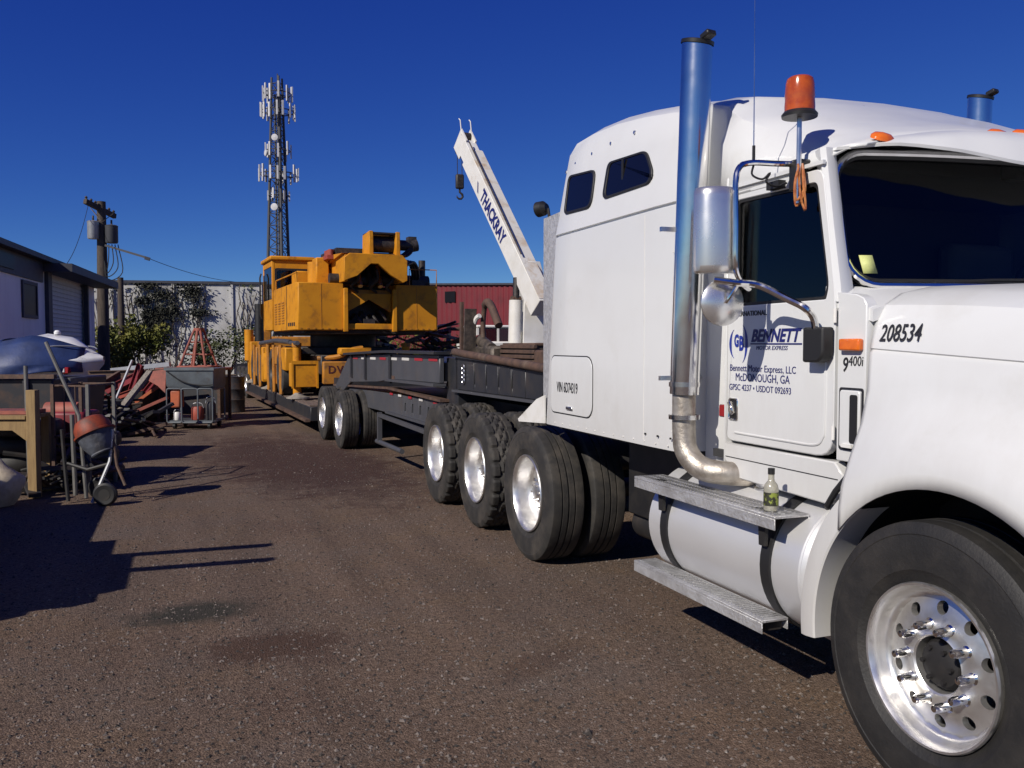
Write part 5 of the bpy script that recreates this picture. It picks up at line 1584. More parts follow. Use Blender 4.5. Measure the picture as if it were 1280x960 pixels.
# red corrugated shed on the right
R0 = Vector((9.0, 55.0, 0))
R1 = Vector((18.5, 40.4, 0))
rdv = (R1 - R0).normalized()
rn = Vector((rdv.y, -rdv.x, 0))
if rn.y > 0:
    rn = -rn
def RD(s, o, z):
    p = R0 + rdv * s + rn * o
    return (p.x, p.y, z)
RLn = (R1 - R0).length
shed = thing('metal_shed', 'dark red corrugated metal shed with a small square window opening', 'building', tuple((R0 + R1) / 2 - rn * 3))
top, bot = [], []
cm = MB()
nseg = int(RLn / 0.09)
prof = [0.0, 0.0, 0.055, 0.055]
for k in range(nseg + 1):
    s = RLn * k / nseg
    o = prof[k % 4]
    zt = 5.35 - 1.2 * (s / RLn) ** 1.0 * 0.55
    bot.append(RD(s, o, 0.0))
    top.append(RD(s, o, zt))
cm.loft([bot, top], closed=False)
wsx = cm.build('wall', 'barn_red', shed, smooth=0, thick=0.01)
bk = MB()
bk.add([RD(0, -0.05, 0), RD(RLn, -0.05, 0), RD(RLn, -6, 0), RD(0, -6, 0), RD(0, -0.05, 5.33), RD(RLn, -0.05, 4.67), RD(RLn, -6, 4.6), RD(0, -6, 5.3)], [(0, 3, 2, 1), (4, 5, 6, 7), (1, 2, 6, 5), (2, 3, 7, 6), (3, 0, 4, 7)])
bk.build('shell', 'barn_red', shed, smooth=0)
MB().bar(RD(0, 0.08, 5.38), RD(RLn, 0.08, 4.72), 0.2, 0.10).build('roof_trim', 'shop_trim', shed)
sw_ = 9.05
wnd = MB()
wnd.add([RD(sw_, 0.07, 4.0), RD(sw_ + 0.75, 0.07, 4.0), RD(sw_ + 0.75, 0.07, 4.62), RD(sw_, 0.07, 4.62)], [(0, 1, 2, 3)])
wnd.build('window', 'dark_window', shed, smooth=0, thick=0.02)

# cell tower far behind
tw = thing('cell_tower', 'tall steel lattice cell tower with rings of white antenna panels', 'tower', (15.76, 154.6, 0))
TC = Vector((15.9, 155.0, 0))
TH = 47.0
def leg_xy(k, z):
    t = min(z / TH, 1)
    r = (2.55 * (1 - t) + 1.0 * t) if z > 12 else 2.55 * (1 - 12 / TH) + 1.0 * 12 / TH + (12 - z) * 0.04
    a = R_(35) + 2 * PI * k / 3
    return TC + Vector((r * math.cos(a), r * math.sin(a), z))
for k in range(3):
    MB().tube([leg_xy(k, z) for z in (0, 12, 25, 36, TH)], [0.32, 0.29, 0.25, 0.22, 0.18], 10).build('tower_leg', 'tower_steel', tw)
br = MB()
for i in range(23):
    z0, z1 = 2.0 * i, 2.0 * (i + 1)
    for k in range(3):
        a, b = leg_xy(k, z0), leg_xy((k + 1) % 3, z0)
        c, d = leg_xy(k, z1), leg_xy((k + 1) % 3, z1)
        br.bar(a, d, 0.09, 0.09)
        br.bar(b, c, 0.09, 0.09)
        br.bar(c, d, 0.09, 0.09)
br.build('lattice_brace', 'tower_steel', tw, kind='stuff')
for k in range(6):
    a = R_(20 + 60 * k)
    MB().tube([TC + Vector((0.5 * math.cos(a), 0.5 * math.sin(a), z)) for z in (0, 22, 44)], 0.14, 8).build('feed_cable', 'tower_steel', tw)
rnd = random.Random(5)
for (z, r, n, hgt) in ((44.2, 2.3, 12, 2.6), (41.2, 2.7, 15, 2.4), (34.6, 2.0, 8, 2.3), (30.6, 3.1, 15, 2.2), (27.0, 1.7, 6, 1.7)):
    pts = [TC + Vector((r * math.cos(2 * PI * q / 12), r * math.sin(2 * PI * q / 12), z)) for q in range(12)]
    ring_ = MB().tube(pts, 0.09, 6, closed=True).build('antenna_ring', 'tower_steel', tw)
    for q in range(3):
        MB().bar(leg_xy(q, z), pts[(q * 4 + 1) % 12], 0.12, 0.12).build('ring_arm', 'tower_steel', ring_)
    for q in range(n):
        a = 2 * PI * q / n + rnd.uniform(-0.12, 0.12)
        c = TC + Vector((r * 1.06 * math.cos(a), r * 1.06 * math.sin(a), z + rnd.uniform(-0.3, 0.3)))
        m = MB().box(-0.11, 0.11, -0.15, 0.15, -hgt / 2, hgt / 2)
        m.xf(Matrix.Translation(c) @ Matrix.Rotation(a, 4, 'Z')).build('antenna_panel', 'antenna_white', ring_)
for (z, a, rr_) in ((36.4, 250, 0.55), (24.8, 245, 0.6), (34.0, 200, 0.5)):
    c = TC + Vector((1.9 * math.cos(R_(a)), 1.9 * math.sin(R_(a)), z))
    d = Vector((math.cos(R_(a)), math.sin(R_(a)), 0))
    MB().lathe([(0, 0.0), (0.05, rr_ * 0.6), (0.2, rr_), (0.45, rr_), (0.5, 0.0)], c, d, 16).build('dish', 'antenna_white', tw)
MB().cyl(TC + Vector((0, 0, 46)), TC + Vector((0, 0, 47.6)), 0.09, n=6).build('lightning_rod', 'tower_steel', tw)

# utility pole with two transformers
PX, PY = -3.2, 42.0
up_ = thing('utility_pole', 'tall wooden utility pole with slanted crossarm and two grey transformer cans', 'pole', (PX, PY, 0))
MB().tube([(PX, PY, 0), (PX, PY, 4), (PX + 0.02, PY, 7.85)], [0.26, 0.23, 0.18], 14).build('pole', 'pole_wood', up_)
c1 = MB().bar((PX - 0.55, PY - 0.75, 7.72), (PX + 0.50, PY + 0.75, 7.34), 0.16, 0.2).build('crossarm', 'pole_wood', up_)
for t in (0.04, 0.2, 0.34, 0.62, 0.8, 0.96):
    p = Vector((PX - 0.55, PY - 0.75, 7.72)).lerp(Vector((PX + 0.50, PY + 0.75, 7.34)), t)
    MB().lathe([(0, 0.03), (0.05, 0.06), (0.09, 0.04), (0.13, 0.065), (0.18, 0.03), (0.2, 0.0)], tuple(p + Vector((0, 0, 0.06))), (0, 0, 1), 10).build('insulator', 'oily_engine', c1)
MB().bar((PX - 0.4, PY, 7.55), (PX, PY - 0.17, 7.0), 0.05, 0.03).build('arm_brace', 'oily_engine', up_)
MB().bar((PX + 0.5, PY - 0.1, 7.36), (PX, PY - 0.17, 6.9), 0.05, 0.03).build('arm_brace', 'oily_engine', up_)
for (dx, z0, r, m_) in ((-0.30, 6.2, 0.24, 'galvanised'), (0.42, 6.05, 0.26, 'tower_steel')):
    tr = MB().lathe([(0, 0.0), (0, r * 0.9), (0.05, r), (0.70, r), (0.74, r * 1.05), (0.78, r * 0.8), (0.80, 0.0)], (PX + dx, PY - 0.22, z0), (0, 0, 1), 20).build('transformer', m_, up_)
    MB().cyl((PX + dx, PY - 0.22, z0 + 0.8), (PX + dx, PY - 0.22, z0 + 1.0), 0.04, n=8).build('bushing', 'oily_engine', tr)
MB().bar((PX + 0.15, PY - 0.2, 5.95), (PX + 1.85, PY - 0.7, 5.42), 0.09, 0.09).build('cable_arm', 'tower_steel', up_)
for k in range(4):
    MB().tube(smooth_path([(PX + 0.3 + 0.12 * k, PY - 0.2, 6.0), (PX + 0.28 + 0.18 * k, PY - 0.25, 5.4 - 0.2 * k), (PX + 0.2, PY - 0.2, 4.9 - 0.15 * k), (PX + 0.1, PY - 0.18, 5.3)], 5), 0.022, 6).build('drop_cable', 'wire_black', up_)
MB().bar((PX + 1.75, PY - 0.7, 5.42), (PX + 1.95, PY - 0.72, 5.36), 0.16, 0.14).build('cable_clamp', 'tower_steel', up_)
def wire(a, b, sag, r=0.012):
    pts = []
    for k in range(17):
        t = k / 16
        p = Vector(a).lerp(Vector(b), t)
        p.z -= sag * 4 * t * (1 - t)
        pts.append(p)
    return MB().tube(pts, r, 5)
tag(wire((PX + 1.9, PY - 0.7, 5.4), (6.0, 60.0, 5.9), 0.5, 0.014).build('power_line', 'wire_black'), 'thin black cable running from pole arm towards the cell tower', 'cable')
tag(wire((PX - 0.5, PY + 0.2, 7.75), (-4.2, 36.5, 4.42), 0.5, 0.012).build('power_line', 'wire_black'), 'thin black service cable dropping from crossarm to workshop roof', 'cable')
p2 = MB().tube([(-2.75, 46.5, 0), (-2.75, 46.5, 4.9)], [0.17, 0.14], 12).build('wooden_post', 'pole_wood')
tag(p2, 'short bare wooden post standing behind the utility pole', 'post')

# ------------------------------------------------------------------ plants
def leaf_cloud(n, seed, fn_, smin, smax, up=0.35):
    rg = np.random.default_rng(seed)
    C = np.array([fn_(rg) for _ in range(n)])
    nrm_ = rg.normal(size=(n, 3)) + np.array([0, 0, up])
    nrm_ /= np.linalg.norm(nrm_, axis=1)[:, None]
    t = np.cross(nrm_, rg.normal(size=(n, 3)))
    t /= np.linalg.norm(t, axis=1)[:, None]
    b = np.cross(nrm_, t)
    s = rg.uniform(smin, smax, (n, 1))
    V = np.stack([C - t * s, C - b * s * 0.45 + nrm_ * s * 0.12, C + t * s, C + b * s * 0.45 + nrm_ * s * 0.12], 1).reshape(-1, 3)
    m = MB()
    m.v = [tuple(p) for p in V]
    m.f = [(4 * k, 4 * k + 1, 4 * k + 2, 4 * k + 3) for k in range(n)]
    return m
def bush(name, label, cat, cx, cy, rx, ry, h, n, seed, leaf, lm, twig='bare_twig', group=None, stems=12, z0=0.0):
    t = thing(name, label, cat, (cx, cy, z0), group)
    rg0 = np.random.default_rng(seed + 100)
    lobes = [(rg0.uniform(-0.8, 0.8) * rx, rg0.uniform(-0.6, 0.6) * ry, rg0.uniform(0.35, 0.95) * h, rg0.uniform(0.22, 0.42)) for _ in range(14)]
    def fn_(rg):
        lx, ly, lz, lr = lobes[rg.integers(len(lobes))]
        d = rg.normal(size=3)
        d /= np.linalg.norm(d)
        q = rg.random() ** 0.4 * lr
        z = lz * (1 - 0.25 * (lx / rx) ** 2) + d[2] * q * h * 0.9
        if rg.random() < 0.15:
            z = rg.uniform(0.05, 1.05) * h
        return (cx + lx + d[0] * q * rx * 1.2, cy + ly + d[1] * q * ry * 1.2, z0 + max(0.03, z))
    leaf_cloud(n, seed, fn_, leaf * 0.5, leaf).build('foliage', lm, t, smooth=0)
    tm = MB()
    for k in range(stems):
        lx, ly, lz, lr = lobes[k % len(lobes)]
        tm.tube([(cx + lx * 0.3, cy + ly * 0.3, z0), (cx + lx * 0.7, cy + ly * 0.7, z0 + lz * 0.5), (cx + lx * 1.1, cy + ly, z0 + lz * 1.1)], [0.03, 0.02, 0.006], 5)
    tm.build('stems', twig, t)
    return t
bush('shrub', 'sunlit yellow-green shrub growing at the foot of the utility pole', 'shrub', -4.2, 45.2, 1.6, 0.9, 2.4, 3600, 11, 0.16, 'weed_green')
bush('shrub', 'tall yellow-green shrub between the wooden post and the ivy', 'shrub', -2.0, 46.6, 1.4, 0.9, 2.5, 3000, 12, 0.16, 'weed_green')
bush('brush', 'grey-green scrub with bare twigs growing beside the yellow crane front', 'brush', 2.0, 47.8, 1.7, 0.8, 2.3, 1500, 13, 0.13, 'weed_dark', stems=40)
bush('brush', 'thin grey scrub against the pale warehouse wall', 'brush', 4.4, 48.8, 1.3, 0.6, 2.6, 900, 14, 0.13, 'weed_dark', stems=40)
bush('weeds', 'patchy weeds growing along the foot of the red shed', 'weeds', 14.2, 46.2, 2.6, 0.7, 1.9, 1800, 15, 0.13, 'weed_dark', stems=30)
bush('weeds', 'pale straw-green weeds behind the crane truck cab', 'weeds', 11.0, 44.0, 1.8, 0.8, 2.0, 1300, 16, 0.13, 'weed_green', stems=26)
# ivy sheet and bare creepers on the warehouse wall
def ivy(name, label, s0, s1, zlo, zhi, n, seed, lm):
    rl_ = random.Random(seed * 3 + 1)
    lob = []
    for _ in range(16):
        u_ = rl_.random()
        top_ = zhi - rl_.random() ** 1.6 * (zhi - zlo) * 0.75
        lob.append((s0 + (s1 - s0) * u_, top_, rl_.uniform(0.25, 0.75), rl_.uniform(0.2, 0.6)))
    def fn_(rg):
        ls, lz, lr, lh = lob[rg.integers(len(lob))]
        s = ls + rg.normal() * lr * 0.6
        z = min(zhi, lz + rg.normal() * lh * 0.6)
        if rg.random() < 0.16:
            s = rg.uniform(s0 - 0.3, s1 + 0.3)
            z = rg.uniform(zlo * 0.5, zhi)
        return W3(s, 0.14 + 0.22 * rg.random(), max(0.1, z))
    m = leaf_cloud(n, seed, fn_, 0.05, 0.13, 0.0)
    t = thing(name, label, 'ivy', W3((s0 + s1) / 2, 0.3, 0))
    m.build('foliage', lm, t, smooth=0)
    vm = MB()
    rg = random.Random(seed)
    for k in range(14):
        s = rg.uniform(s0, s1)
        z = 0
        pts = [W3(s, 0.14, 0)]
        while z < zhi * rg.uniform(0.7, 1.0):
            z += 0.5
            s += rg.uniform(-0.22, 0.22)
            pts.append(W3(s, 0.13 + rg.uniform(0, 0.06), min(z, 4.95)))
        vm.tube(pts, 0.025, 5)
    vm.build('vine', 'bare_twig' if lm != 'ivy_dark' else 'pole_wood', t)
    return t
ivy('ivy', 'dense dark ivy mat hanging from the top of the pale warehouse wall', 5.1, 8.2, 0.9, 4.95, 4200, 21, 'ivy_dark')
ivy('creeper', 'thin bare creeper stems climbing the pale wall beside the pole', 2.4, 5.0, 1.0, 4.9, 200, 22, 'ivy_dark')
ivy('creeper', 'sparse grey creeper stems climbing the wall behind the crane cab', 9.2, 12.8, 1.0, 4.9, 200, 23, 'weed_dark')

# ------------------------------------------------------------------ the junk along the left edge of the yard
mat('bin_grey', (0.13, 0.15, 0.165), 0.5, 0.2, (0.09, 0.10, 0.11), 5, 0.4, 0.7, dirt=(0.08, 0.05, 0.035), dscale=4, dlo=0.55, dhi=0.8)
mat('orange_paint', (0.42, 0.10, 0.035), 0.55, 0, (0.28, 0.075, 0.035), 6, 0.4, 0.7, dirt=(0.12, 0.05, 0.03), dscale=5, dlo=0.55, dhi=0.8)
mat('coral_paint', (0.33, 0.09, 0.06), 0.65, 0, (0.20, 0.065, 0.048), 8, 0.4, 0.7, dirt=(0.10, 0.05, 0.04), dscale=6, dlo=0.52, dhi=0.75)
mat('crimson_paint', (0.22, 0.016, 0.026), 0.55, 0, (0.12, 0.014, 0.018), 5, 0.4, 0.7, dirt=(0.1, 0.03, 0.025), dscale=6, dlo=0.55, dhi=0.8)
mat('grey_timber', (0.22, 0.195, 0.165), 0.9, 0, (0.12, 0.10, 0.085), 8, 0.4, 0.65, bump=0.4, bscale=30, stretch=(3, 3, 3))
mat('new_timber', (0.30, 0.20, 0.085), 0.8, 0, (0.22, 0.14, 0.06), 7, 0.4, 0.65, bump=0.3, bscale=30, stretch=(5, 5, 0.6))
mat('blue_tarp', (0.02, 0.042, 0.14), 0.55, 0, (0.014, 0.028, 0.09), 2.5, 0.4, 0.7, bump=0.9, bscale=5)
mat('hull_white', (0.74, 0.74, 0.74), 0.35, 0, (0.62, 0.62, 0.61), 3, 0.45, 0.75, dirt=(0.25, 0.24, 0.22), dscale=5, dlo=0.62, dhi=0.8)
mat('cabinet_grey', (0.15, 0.145, 0.135), 0.6, 0.1, (0.09, 0.088, 0.08), 5, 0.4, 0.7)
mat('sacking', (0.52, 0.45, 0.34), 0.8, 0, (0.36, 0.29, 0.2), 6, 0.4, 0.65, bump=0.5, bscale=18)
mat('mixer_orange', (0.26, 0.042, 0.012), 0.6, 0, (0.12, 0.025, 0.012), 8, 0.4, 0.65, dirt=(0.10, 0.06, 0.045), dscale=8, dlo=0.55, dhi=0.8)
mat('mixer_grey', (0.10, 0.11, 0.135), 0.65, 0, (0.05, 0.05, 0.058), 7, 0.4, 0.65, dirt=(0.2, 0.19, 0.18), dscale=9, dlo=0.6, dhi=0.75, bump=0.5, bscale=25)
mat('drum_black', (0.03, 0.03, 0.034), 0.5, 0, (0.08, 0.05, 0.035), 5, 0.5, 0.75)

UX = Vector((0.9354, -0.3536, 0))
UY = Vector((0.3536, 0.9354, 0))
def frame_at(x, y):
    return Matrix(((UX.x, UY.x, 0, x), (UX.y, UY.y, 0, y), (0, 0, 1, 0), (0, 0, 0, 1)))

# tool cart with hopper
CM = frame_at(0.25, 18.6)
cart = thing('tool_cart', 'grey steel hopper cart on casters with orange side flap', 'cart', (0.25, 18.6, 0))
def cb_(m, *a, **k):
    return m.xf(CM).build(*a, **k)
hop = MB().loft([[(-0.42, -0.30, 0.78), (0.44, -0.30, 0.78), (0.44, 0.34, 0.78), (-0.42, 0.34, 0.78)], [(-0.47, -0.34, 0.86), (0.47, -0.34, 0.86), (0.47, 0.38, 0.86), (-0.47, 0.38, 0.86)], [(-0.47, -0.36, 1.20), (0.47, -0.36, 1.20), (0.47, 0.40, 1.20), (-0.47, 0.40, 1.20)]])
hp_ = cb_(hop, 'hopper', 'bin_grey', cart, bevel=0.012)
cb_(MB().box(-0.49, 0.49, -0.385, -0.355, 1.16, 1.22), 'hopper_rim', 'bin_grey', hp_)
cb_(MB().tube(smooth_path([(-0.44, -0.385, 1.15), (-0.2, -0.39, 0.98), (0.0, -0.385, 0.90), (0.25, -0.385, 0.87), (0.46, -0.385, 0.88)], 5), 0.014, 6), 'strap', 'black_rubber', hp_)
cb_(MB().prism([(-0.50, 1.18), (-0.50, 0.70), (-0.66, 0.85), (-0.84, 0.95), (-0.76, 1.14)], lambda p, q: (p, -0.30 + 0.12 * (q - 0.7), q), lambda p, q: (p, -0.27 + 0.12 * (q - 0.7), q)), 'side_flap', 'coral_paint', cart, bevel=0.006)
cb_(MB().box(-0.40, -0.20, -0.33, -0.10, 0.42, 0.77), 'motor_housing', 'orange_paint', cart, bevel=0.03, seg=2)
for (x0, x1) in ((-0.45, -0.16), (0.16, 0.45), (-0.16, 0.16)):
    cb_(MB().tube(rr3 := [(p, -0.36, q) for p, q in rrect(x0, x1, 0.13, 0.80, 0.04, 3)], 0.016, 8, closed=True), 'cage_bar', 'bin_grey', cart)
cb_(MB().tube([(p, 0.36, q) for p, q in rrect(-0.45, 0.45, 0.13, 0.80, 0.04, 3)], 0.016, 8, closed=True), 'cage_bar', 'bin_grey', cart)
for x in (-0.45, 0.45):
    for z in (0.14, 0.78):
        cb_(MB().cyl((x, -0.36, z), (x, 0.36, z), 0.014, n=8), 'cage_bar', 'bin_grey', cart)
cb_(MB().box(-0.44, 0.44, -0.34, 0.34, 0.14, 0.165), 'shelf', 'bin_grey', cart)
for x in (-0.33, 0.36):
    for y in (-0.28, 0.28):
        w = cb_(MB().cyl((x - 0.025, y, 0.065), (x + 0.025, y, 0.065), 0.065, n=16), 'caster', 'black_rubber', cart)
        cb_(MB().box(x - 0.035, x + 0.035, y - 0.03, y + 0.03, 0.128, 0.14), 'caster_plate', 'galvanised', w)
def jar(x, y, z, r, h, m, name, label, cat):
    o = MB().lathe([(0, 0.0), (0, r * 0.95), (0.01, r), (h * 0.85, r), (h, r * 0.8), (h, 0.0)], (0, 0, 0), (0, 0, 1), 16).xf(CM @ Matrix.Translation((x, y, z))).build(name, m)
    tag(o, label, cat)
    h2 = MB().tube(smooth_path([(-r, 0, h * 0.9), (-r * 0.6, 0, h * 1.25), (r * 0.6, 0, h * 1.25), (r, 0, h * 0.9)], 4), 0.008, 6).xf(CM @ Matrix.Translation((x, y, z))).build('handle', 'galvanised', o)
    return o
jar(-0.31, -0.2, 0.17, 0.07, 0.16, 'white_grimy', 'paint_can', 'small white can on the shelf of the hopper cart', 'can')
jar(0.06, -0.1, 0.17, 0.12, 0.26, 'faded_red', 'gas_can', 'round coral-red can inside the hopper cart cage', 'can')
jar(0.32, -0.1, 0.17, 0.10, 0.36, 'drum_black', 'oil_can', 'tall dark can inside the hopper cart cage', 'can')

# red steel bench behind the cart with an A-frame stand on it
BMx = frame_at(0.28, 20.5)
ben = thing('steel_bench', 'low rust-red steel bench standing behind the hopper cart', 'bench', (0.28, 20.5, 0))
MB().box(-0.75, 0.68, -0.4, 0.4, 1.10, 1.16).xf(BMx).build('bench_top', 'coral_paint', ben, bevel=0.01)
for x in (-0.7, 0.62):
    for y in (-0.35, 0.35):
        MB().box(x - 0.03, x + 0.03, y - 0.03, y + 0.03, 0, 1.10).xf(BMx).build('leg', 'rusty_steel', ben)
MB().box(-0.7, 0.62, -0.34, 0.34, 0.15, 0.95).xf(BMx).build('tool_chest', 'drum_black', ben, bevel=0.02)
af = thing('a_frame_stand', 'coral-red tubular A-frame stand sitting on the steel bench', 'stand', tuple(BMx @ Vector((0.1, 0, 1.16))))
for (x, y) in ((-0.28, -0.25), (0.30, -0.25), (-0.2, 0.28), (0.38, 0.28), (0.06, -0.32)):
    MB().tube([(x, y, 1.165), (0.08 + (x - 0.08) * 0.22, y * 0.25, 2.0)], 0.026, 8).xf(BMx).build('leg', 'coral_paint', af)
for (z, k) in ((1.45, 0.72), (1.72, 0.46)):
    MB().tube([(0.08 - 0.3 * k, -0.25 * k, z), (0.08 + 0.3 * k, -0.25 * k, z), (0.08 + 0.3 * k, 0.27 * k, z), (0.08 - 0.3 * k, 0.27 * k, z)], 0.016, 6, closed=True).xf(BMx).build('brace', 'coral_paint', af)
MB().cyl((0.08, 0, 1.97), (0.08, 0, 2.03), 0.11, n=16).xf(BMx).build('head_plate', 'coral_paint', af)
MB().tube([(p, q, 1.185) for p, q in rrect(-0.3, 0.45, -0.33, 0.33, 0.05, 3)], 0.02, 6, closed=True).xf(BMx).build('base_ring', 'coral_paint', af)

# dark skip that carries the beams
SK = frame_at(-1.35, 20.6)
sk = thing('scrap_skip', 'dark rusty steel skip half hidden under leaning beams', 'skip', (-1.35, 20.6, 0))
MB().loft([[(-0.8, -0.6, 0.0), (0.75, -0.6, 0.0), (0.75, 0.7, 0.0), (-0.8, 0.7, 0.0)], [(-1.0, -0.75, 0.95), (0.95, -0.75, 0.95), (0.95, 0.85, 0.95), (-1.0, 0.85, 0.95)]]).xf(SK).build('skip_body', 'drum_black', sk, bevel=0.02)
for x in (-0.5, 0.0, 0.5):
    MB().bar((x, -0.64, 0.02), (x * 1.15, -0.79, 0.95), 0.08, 0.05).xf(SK).build('rib', 'rusty_steel', sk)
MB().box(-1.03, 0.98, -0.80, -0.72, 0.955, 1.03).xf(SK).build('rim', 'rusty_steel', sk)

def beam(name, label, a, b, w, h, m, cat='beam', group=None, channel=True):
    a, b = Vector(a), Vector(b)
    ob = MB()
    if channel:
        d = (b - a).normalized()
        r = d.cross(Vector((0, 0, 1))).normalized()
        u = r.cross(d)
        ob.bar(a, b, 0.02 if w > 0.05 else w, h - 0.03)
        for q in (-1, 1):
            ob.bar(a + u * q * (h / 2 - 0.007), b + u * q * (h / 2 - 0.007), w, 0.015)
    else:
        ob.bar(a, b, w, h)
    o = ob.build(name, m, bevel=0.004)
    return tag(o, label, cat, group)
beam('steel_beam', 'long crimson steel channel resting across the scrap skip', (-2.05, 20.0, 0.42), (-0.72, 19.45, 1.10), 0.10, 0.16, 'crimson_paint')
beam('steel_beam', 'faded red channel lying below the crimson one', (-2.0, 19.75, 0.30), (-0.78, 19.3, 0.78), 0.08, 0.11, 'faded_red')
beam('steel_beam', 'short bright crimson offcut standing in the beam pile', (-0.98, 19.45, 0.72), (-0.80, 19.35, 1.26), 0.10, 0.12, 'crimson_paint')
beam('steel_beam', 'bent crimson bracket hanging off the leaning grey timber', (-0.72, 19.2, 0.70), (-0.50, 19.12, 0.98), 0.09, 0.10, 'crimson_paint')
beam('timber_plank', 'wide weathered grey timber leaning against the beam pile', (-1.28, 18.55, 0.22), (-0.60, 18.95, 1.13), 0.20, 0.07, 'grey_timber', 'plank', channel=False)
beam('timber_plank', 'pale reddish plank lying low in front of the skip', (-1.15, 18.75, 0.22), (-0.28, 18.6, 0.62), 0.10, 0.06, 'coral_paint', 'plank', channel=False)
beam('timber_plank', 'thin brown plank lying on the ground by the skip', (-1.75, 18.6, 0.06), (-0.5, 18.5, 0.10), 0.14, 0.05, 'deck_wood', 'plank', channel=False)
beam('steel_beam', 'light grey steel box section laid on top of the skip', (-1.45, 20.9, 1.10), (-0.25, 20.45, 1.24), 0.12, 0.10, 'galvanised', channel=False)
beam('steel_beam', 'rusty brown girder laid across the back of the skip', (-1.9, 20.8, 1.04), (-0.1, 20.2, 1.08), 0.14, 0.12, 'rusty_steel')
beam('steel_pipe', 'rusty pipe sticking out of the skip towards the cart', (-1.5, 20.2, 0.90), (-0.25, 19.6, 1.16), 0.05, 0.05, 'rusty_steel', 'pipe', channel=False)
beam('steel_pipe', 'orange-brown pipe propped low beside the cart', (-0.95, 19.2, 0.45), (-0.30, 19.0, 0.95), 0.06, 0.06, 'orange_paint', 'pipe', channel=False)
LATE_DRUMS = []
def drum_later(*a):
    LATE_DRUMS.append(a)
def scrap(name, label, cx, cy, rx, ry, h, n, seed, mats, thick_=(0.02, 0.06), ln=(0.4, 1.1)):
    rg = random.Random(seed)
    t = thing(name, label, 'scrap', (cx, cy, 0))
    t['kind'] = 'stuff'
    for j, m_ in enumerate(mats):
        m = MB()
        for k in range(n // len(mats)):
            x, y = cx + rg.uniform(-rx, rx), cy + rg.uniform(-ry, ry)
            z = rg.random() ** 1.3 * h * (1 - 0.5 * (abs(x - cx) / rx) ** 2)
            a, e, l = rg.uniform(0, 2 * PI), rg.uniform(-0.5, 0.5), rg.uniform(*ln) / 2
            d = Vector((math.cos(a) * math.cos(e), math.sin(a) * math.cos(e), math.sin(e))) * l
            c = Vector((x, y, max(z, abs(d.z) + 0.04)))
            w = rg.uniform(*thick_)
            if rg.random() < 0.4:
                m.tube([c - d, c + Vector((0, 0, 0.05)), c + d], w * 0.6, 6)
            else:
                m.bar(c - d, c + d, w * rg.uniform(1, 3), w)
        m.build('scrap_pieces', m_, t, kind='stuff')
    return t
scrap('scrap_heap', 'dark tangle of scrap metal heaped between skip and workshop', -2.6, 19.3, 0.95, 1.0, 0.75, 110, 3, ['rusty_steel', 'drum_black', 'chassis_black', 'faded_red'])
scrap('scrap_heap', 'black tangle of scrap filling the gap between container and skip', -1.75, 18.6, 0.6, 0.7, 0.8, 90, 8, ['chassis_black', 'drum_black', 'rusty_steel'])
scrap('scrap_heap', 'dark scrap iron lying under the steel rack', -1.35, 11.3, 0.45, 0.5, 0.5, 60, 9, ['chassis_black', 'drum_black', 'rusty_steel'], (0.015, 0.05), (0.2, 0.6))
beam('steel_beam', 'long dark rusty girder propped from the ground up to the skip rim', (-2.75, 18.9, 0.08), (-1.2, 19.75, 1.06), 0.12, 0.14, 'rusty_steel')
beam('steel_beam', 'dull red girder lying flat in front of the dark scrap tangle', (-2.9, 18.2, 0.12), (-1.5, 18.05, 0.16), 0.12, 0.16, 'faded_red')
beam('steel_pipe', 'thin grey pipe leaning on the skip beside the wide grey timber', (-1.45, 18.75, 0.05), (-0.95, 19.3, 1.35), 0.04, 0.04, 'galvanised', 'pipe', channel=False)
beam('steel_beam', 'rusty angle iron lying across the front of the red drum', (-2.9, 17.0, 0.06), (-1.6, 16.7, 0.10), 0.08, 0.08, 'rusty_steel')
drum_later(-1.75, 16.9, 'drum_black', 'black oil drum in front of the scrap beside the rusty angle iron')
drum_later(-2.15, 15.6, 'bin_grey', 'grey oil drum between dark container and black drum')
scrap('scrap_heap', 'low litter of dark scrap in front of the skip', -1.3, 17.6, 0.75, 0.5, 0.30, 60, 4, ['rusty_steel', 'drum_black', 'chassis_black'])
scrap('scrap_heap', 'tangled dark red machinery scrap behind the trailer gooseneck', 5.9, 20.2, 1.0, 1.2, 2.15, 160, 5, ['rusty_steel', 'chassis_black', 'crimson_paint', 'grey_timber'], (0.03, 0.08), (0.5, 1.4))
scrap('scrap_heap', 'dark engine parts heaped behind the yellow crane', 5.0, 23.6, 1.0, 1.0, 1.9, 120, 6, ['chassis_black', 'drum_black', 'rusty_steel'], (0.04, 0.1), (0.5, 1.3))

def drum(x, y, m, label, h=0.88, r=0.29):
    o = MB().lathe([(0, 0.0), (0, r), (0.02, r + 0.008), (0.04, r), (h * 0.33, r), (h * 0.35, r + 0.012), (h * 0.37, r), (h * 0.63, r), (h * 0.65, r + 0.012), (h * 0.67, r), (h - 0.02, r), (h - 0.01, r + 0.008), (h, r), (h - 0.015, r - 0.02), (h - 0.015, 0.0)], (x, y, 0), (0, 0, 1), 24).build('oil_drum', m)
    MB().cyl((x + r * 0.6, y, h - 0.016), (x + r * 0.6, y, h + 0.005), 0.03, n=10).build('bung', 'galvanised', o)
    return tag(o, label, 'drum')
drum(1.15, 22.6, 'drum_black', 'black oil drum standing alone right of the steel bench')
drum(0.55, 23.3, 'bin_grey', 'grey oil drum standing behind the steel bench')
drum(-0.35, 23.0, 'drum_black', 'black oil drum standing behind the scrap skip')
for a_ in LATE_DRUMS:
    drum(*a_)
drum(-2.45, 17.3, 'faded_red', 'faded red oil drum beside the dark scrap tangle')

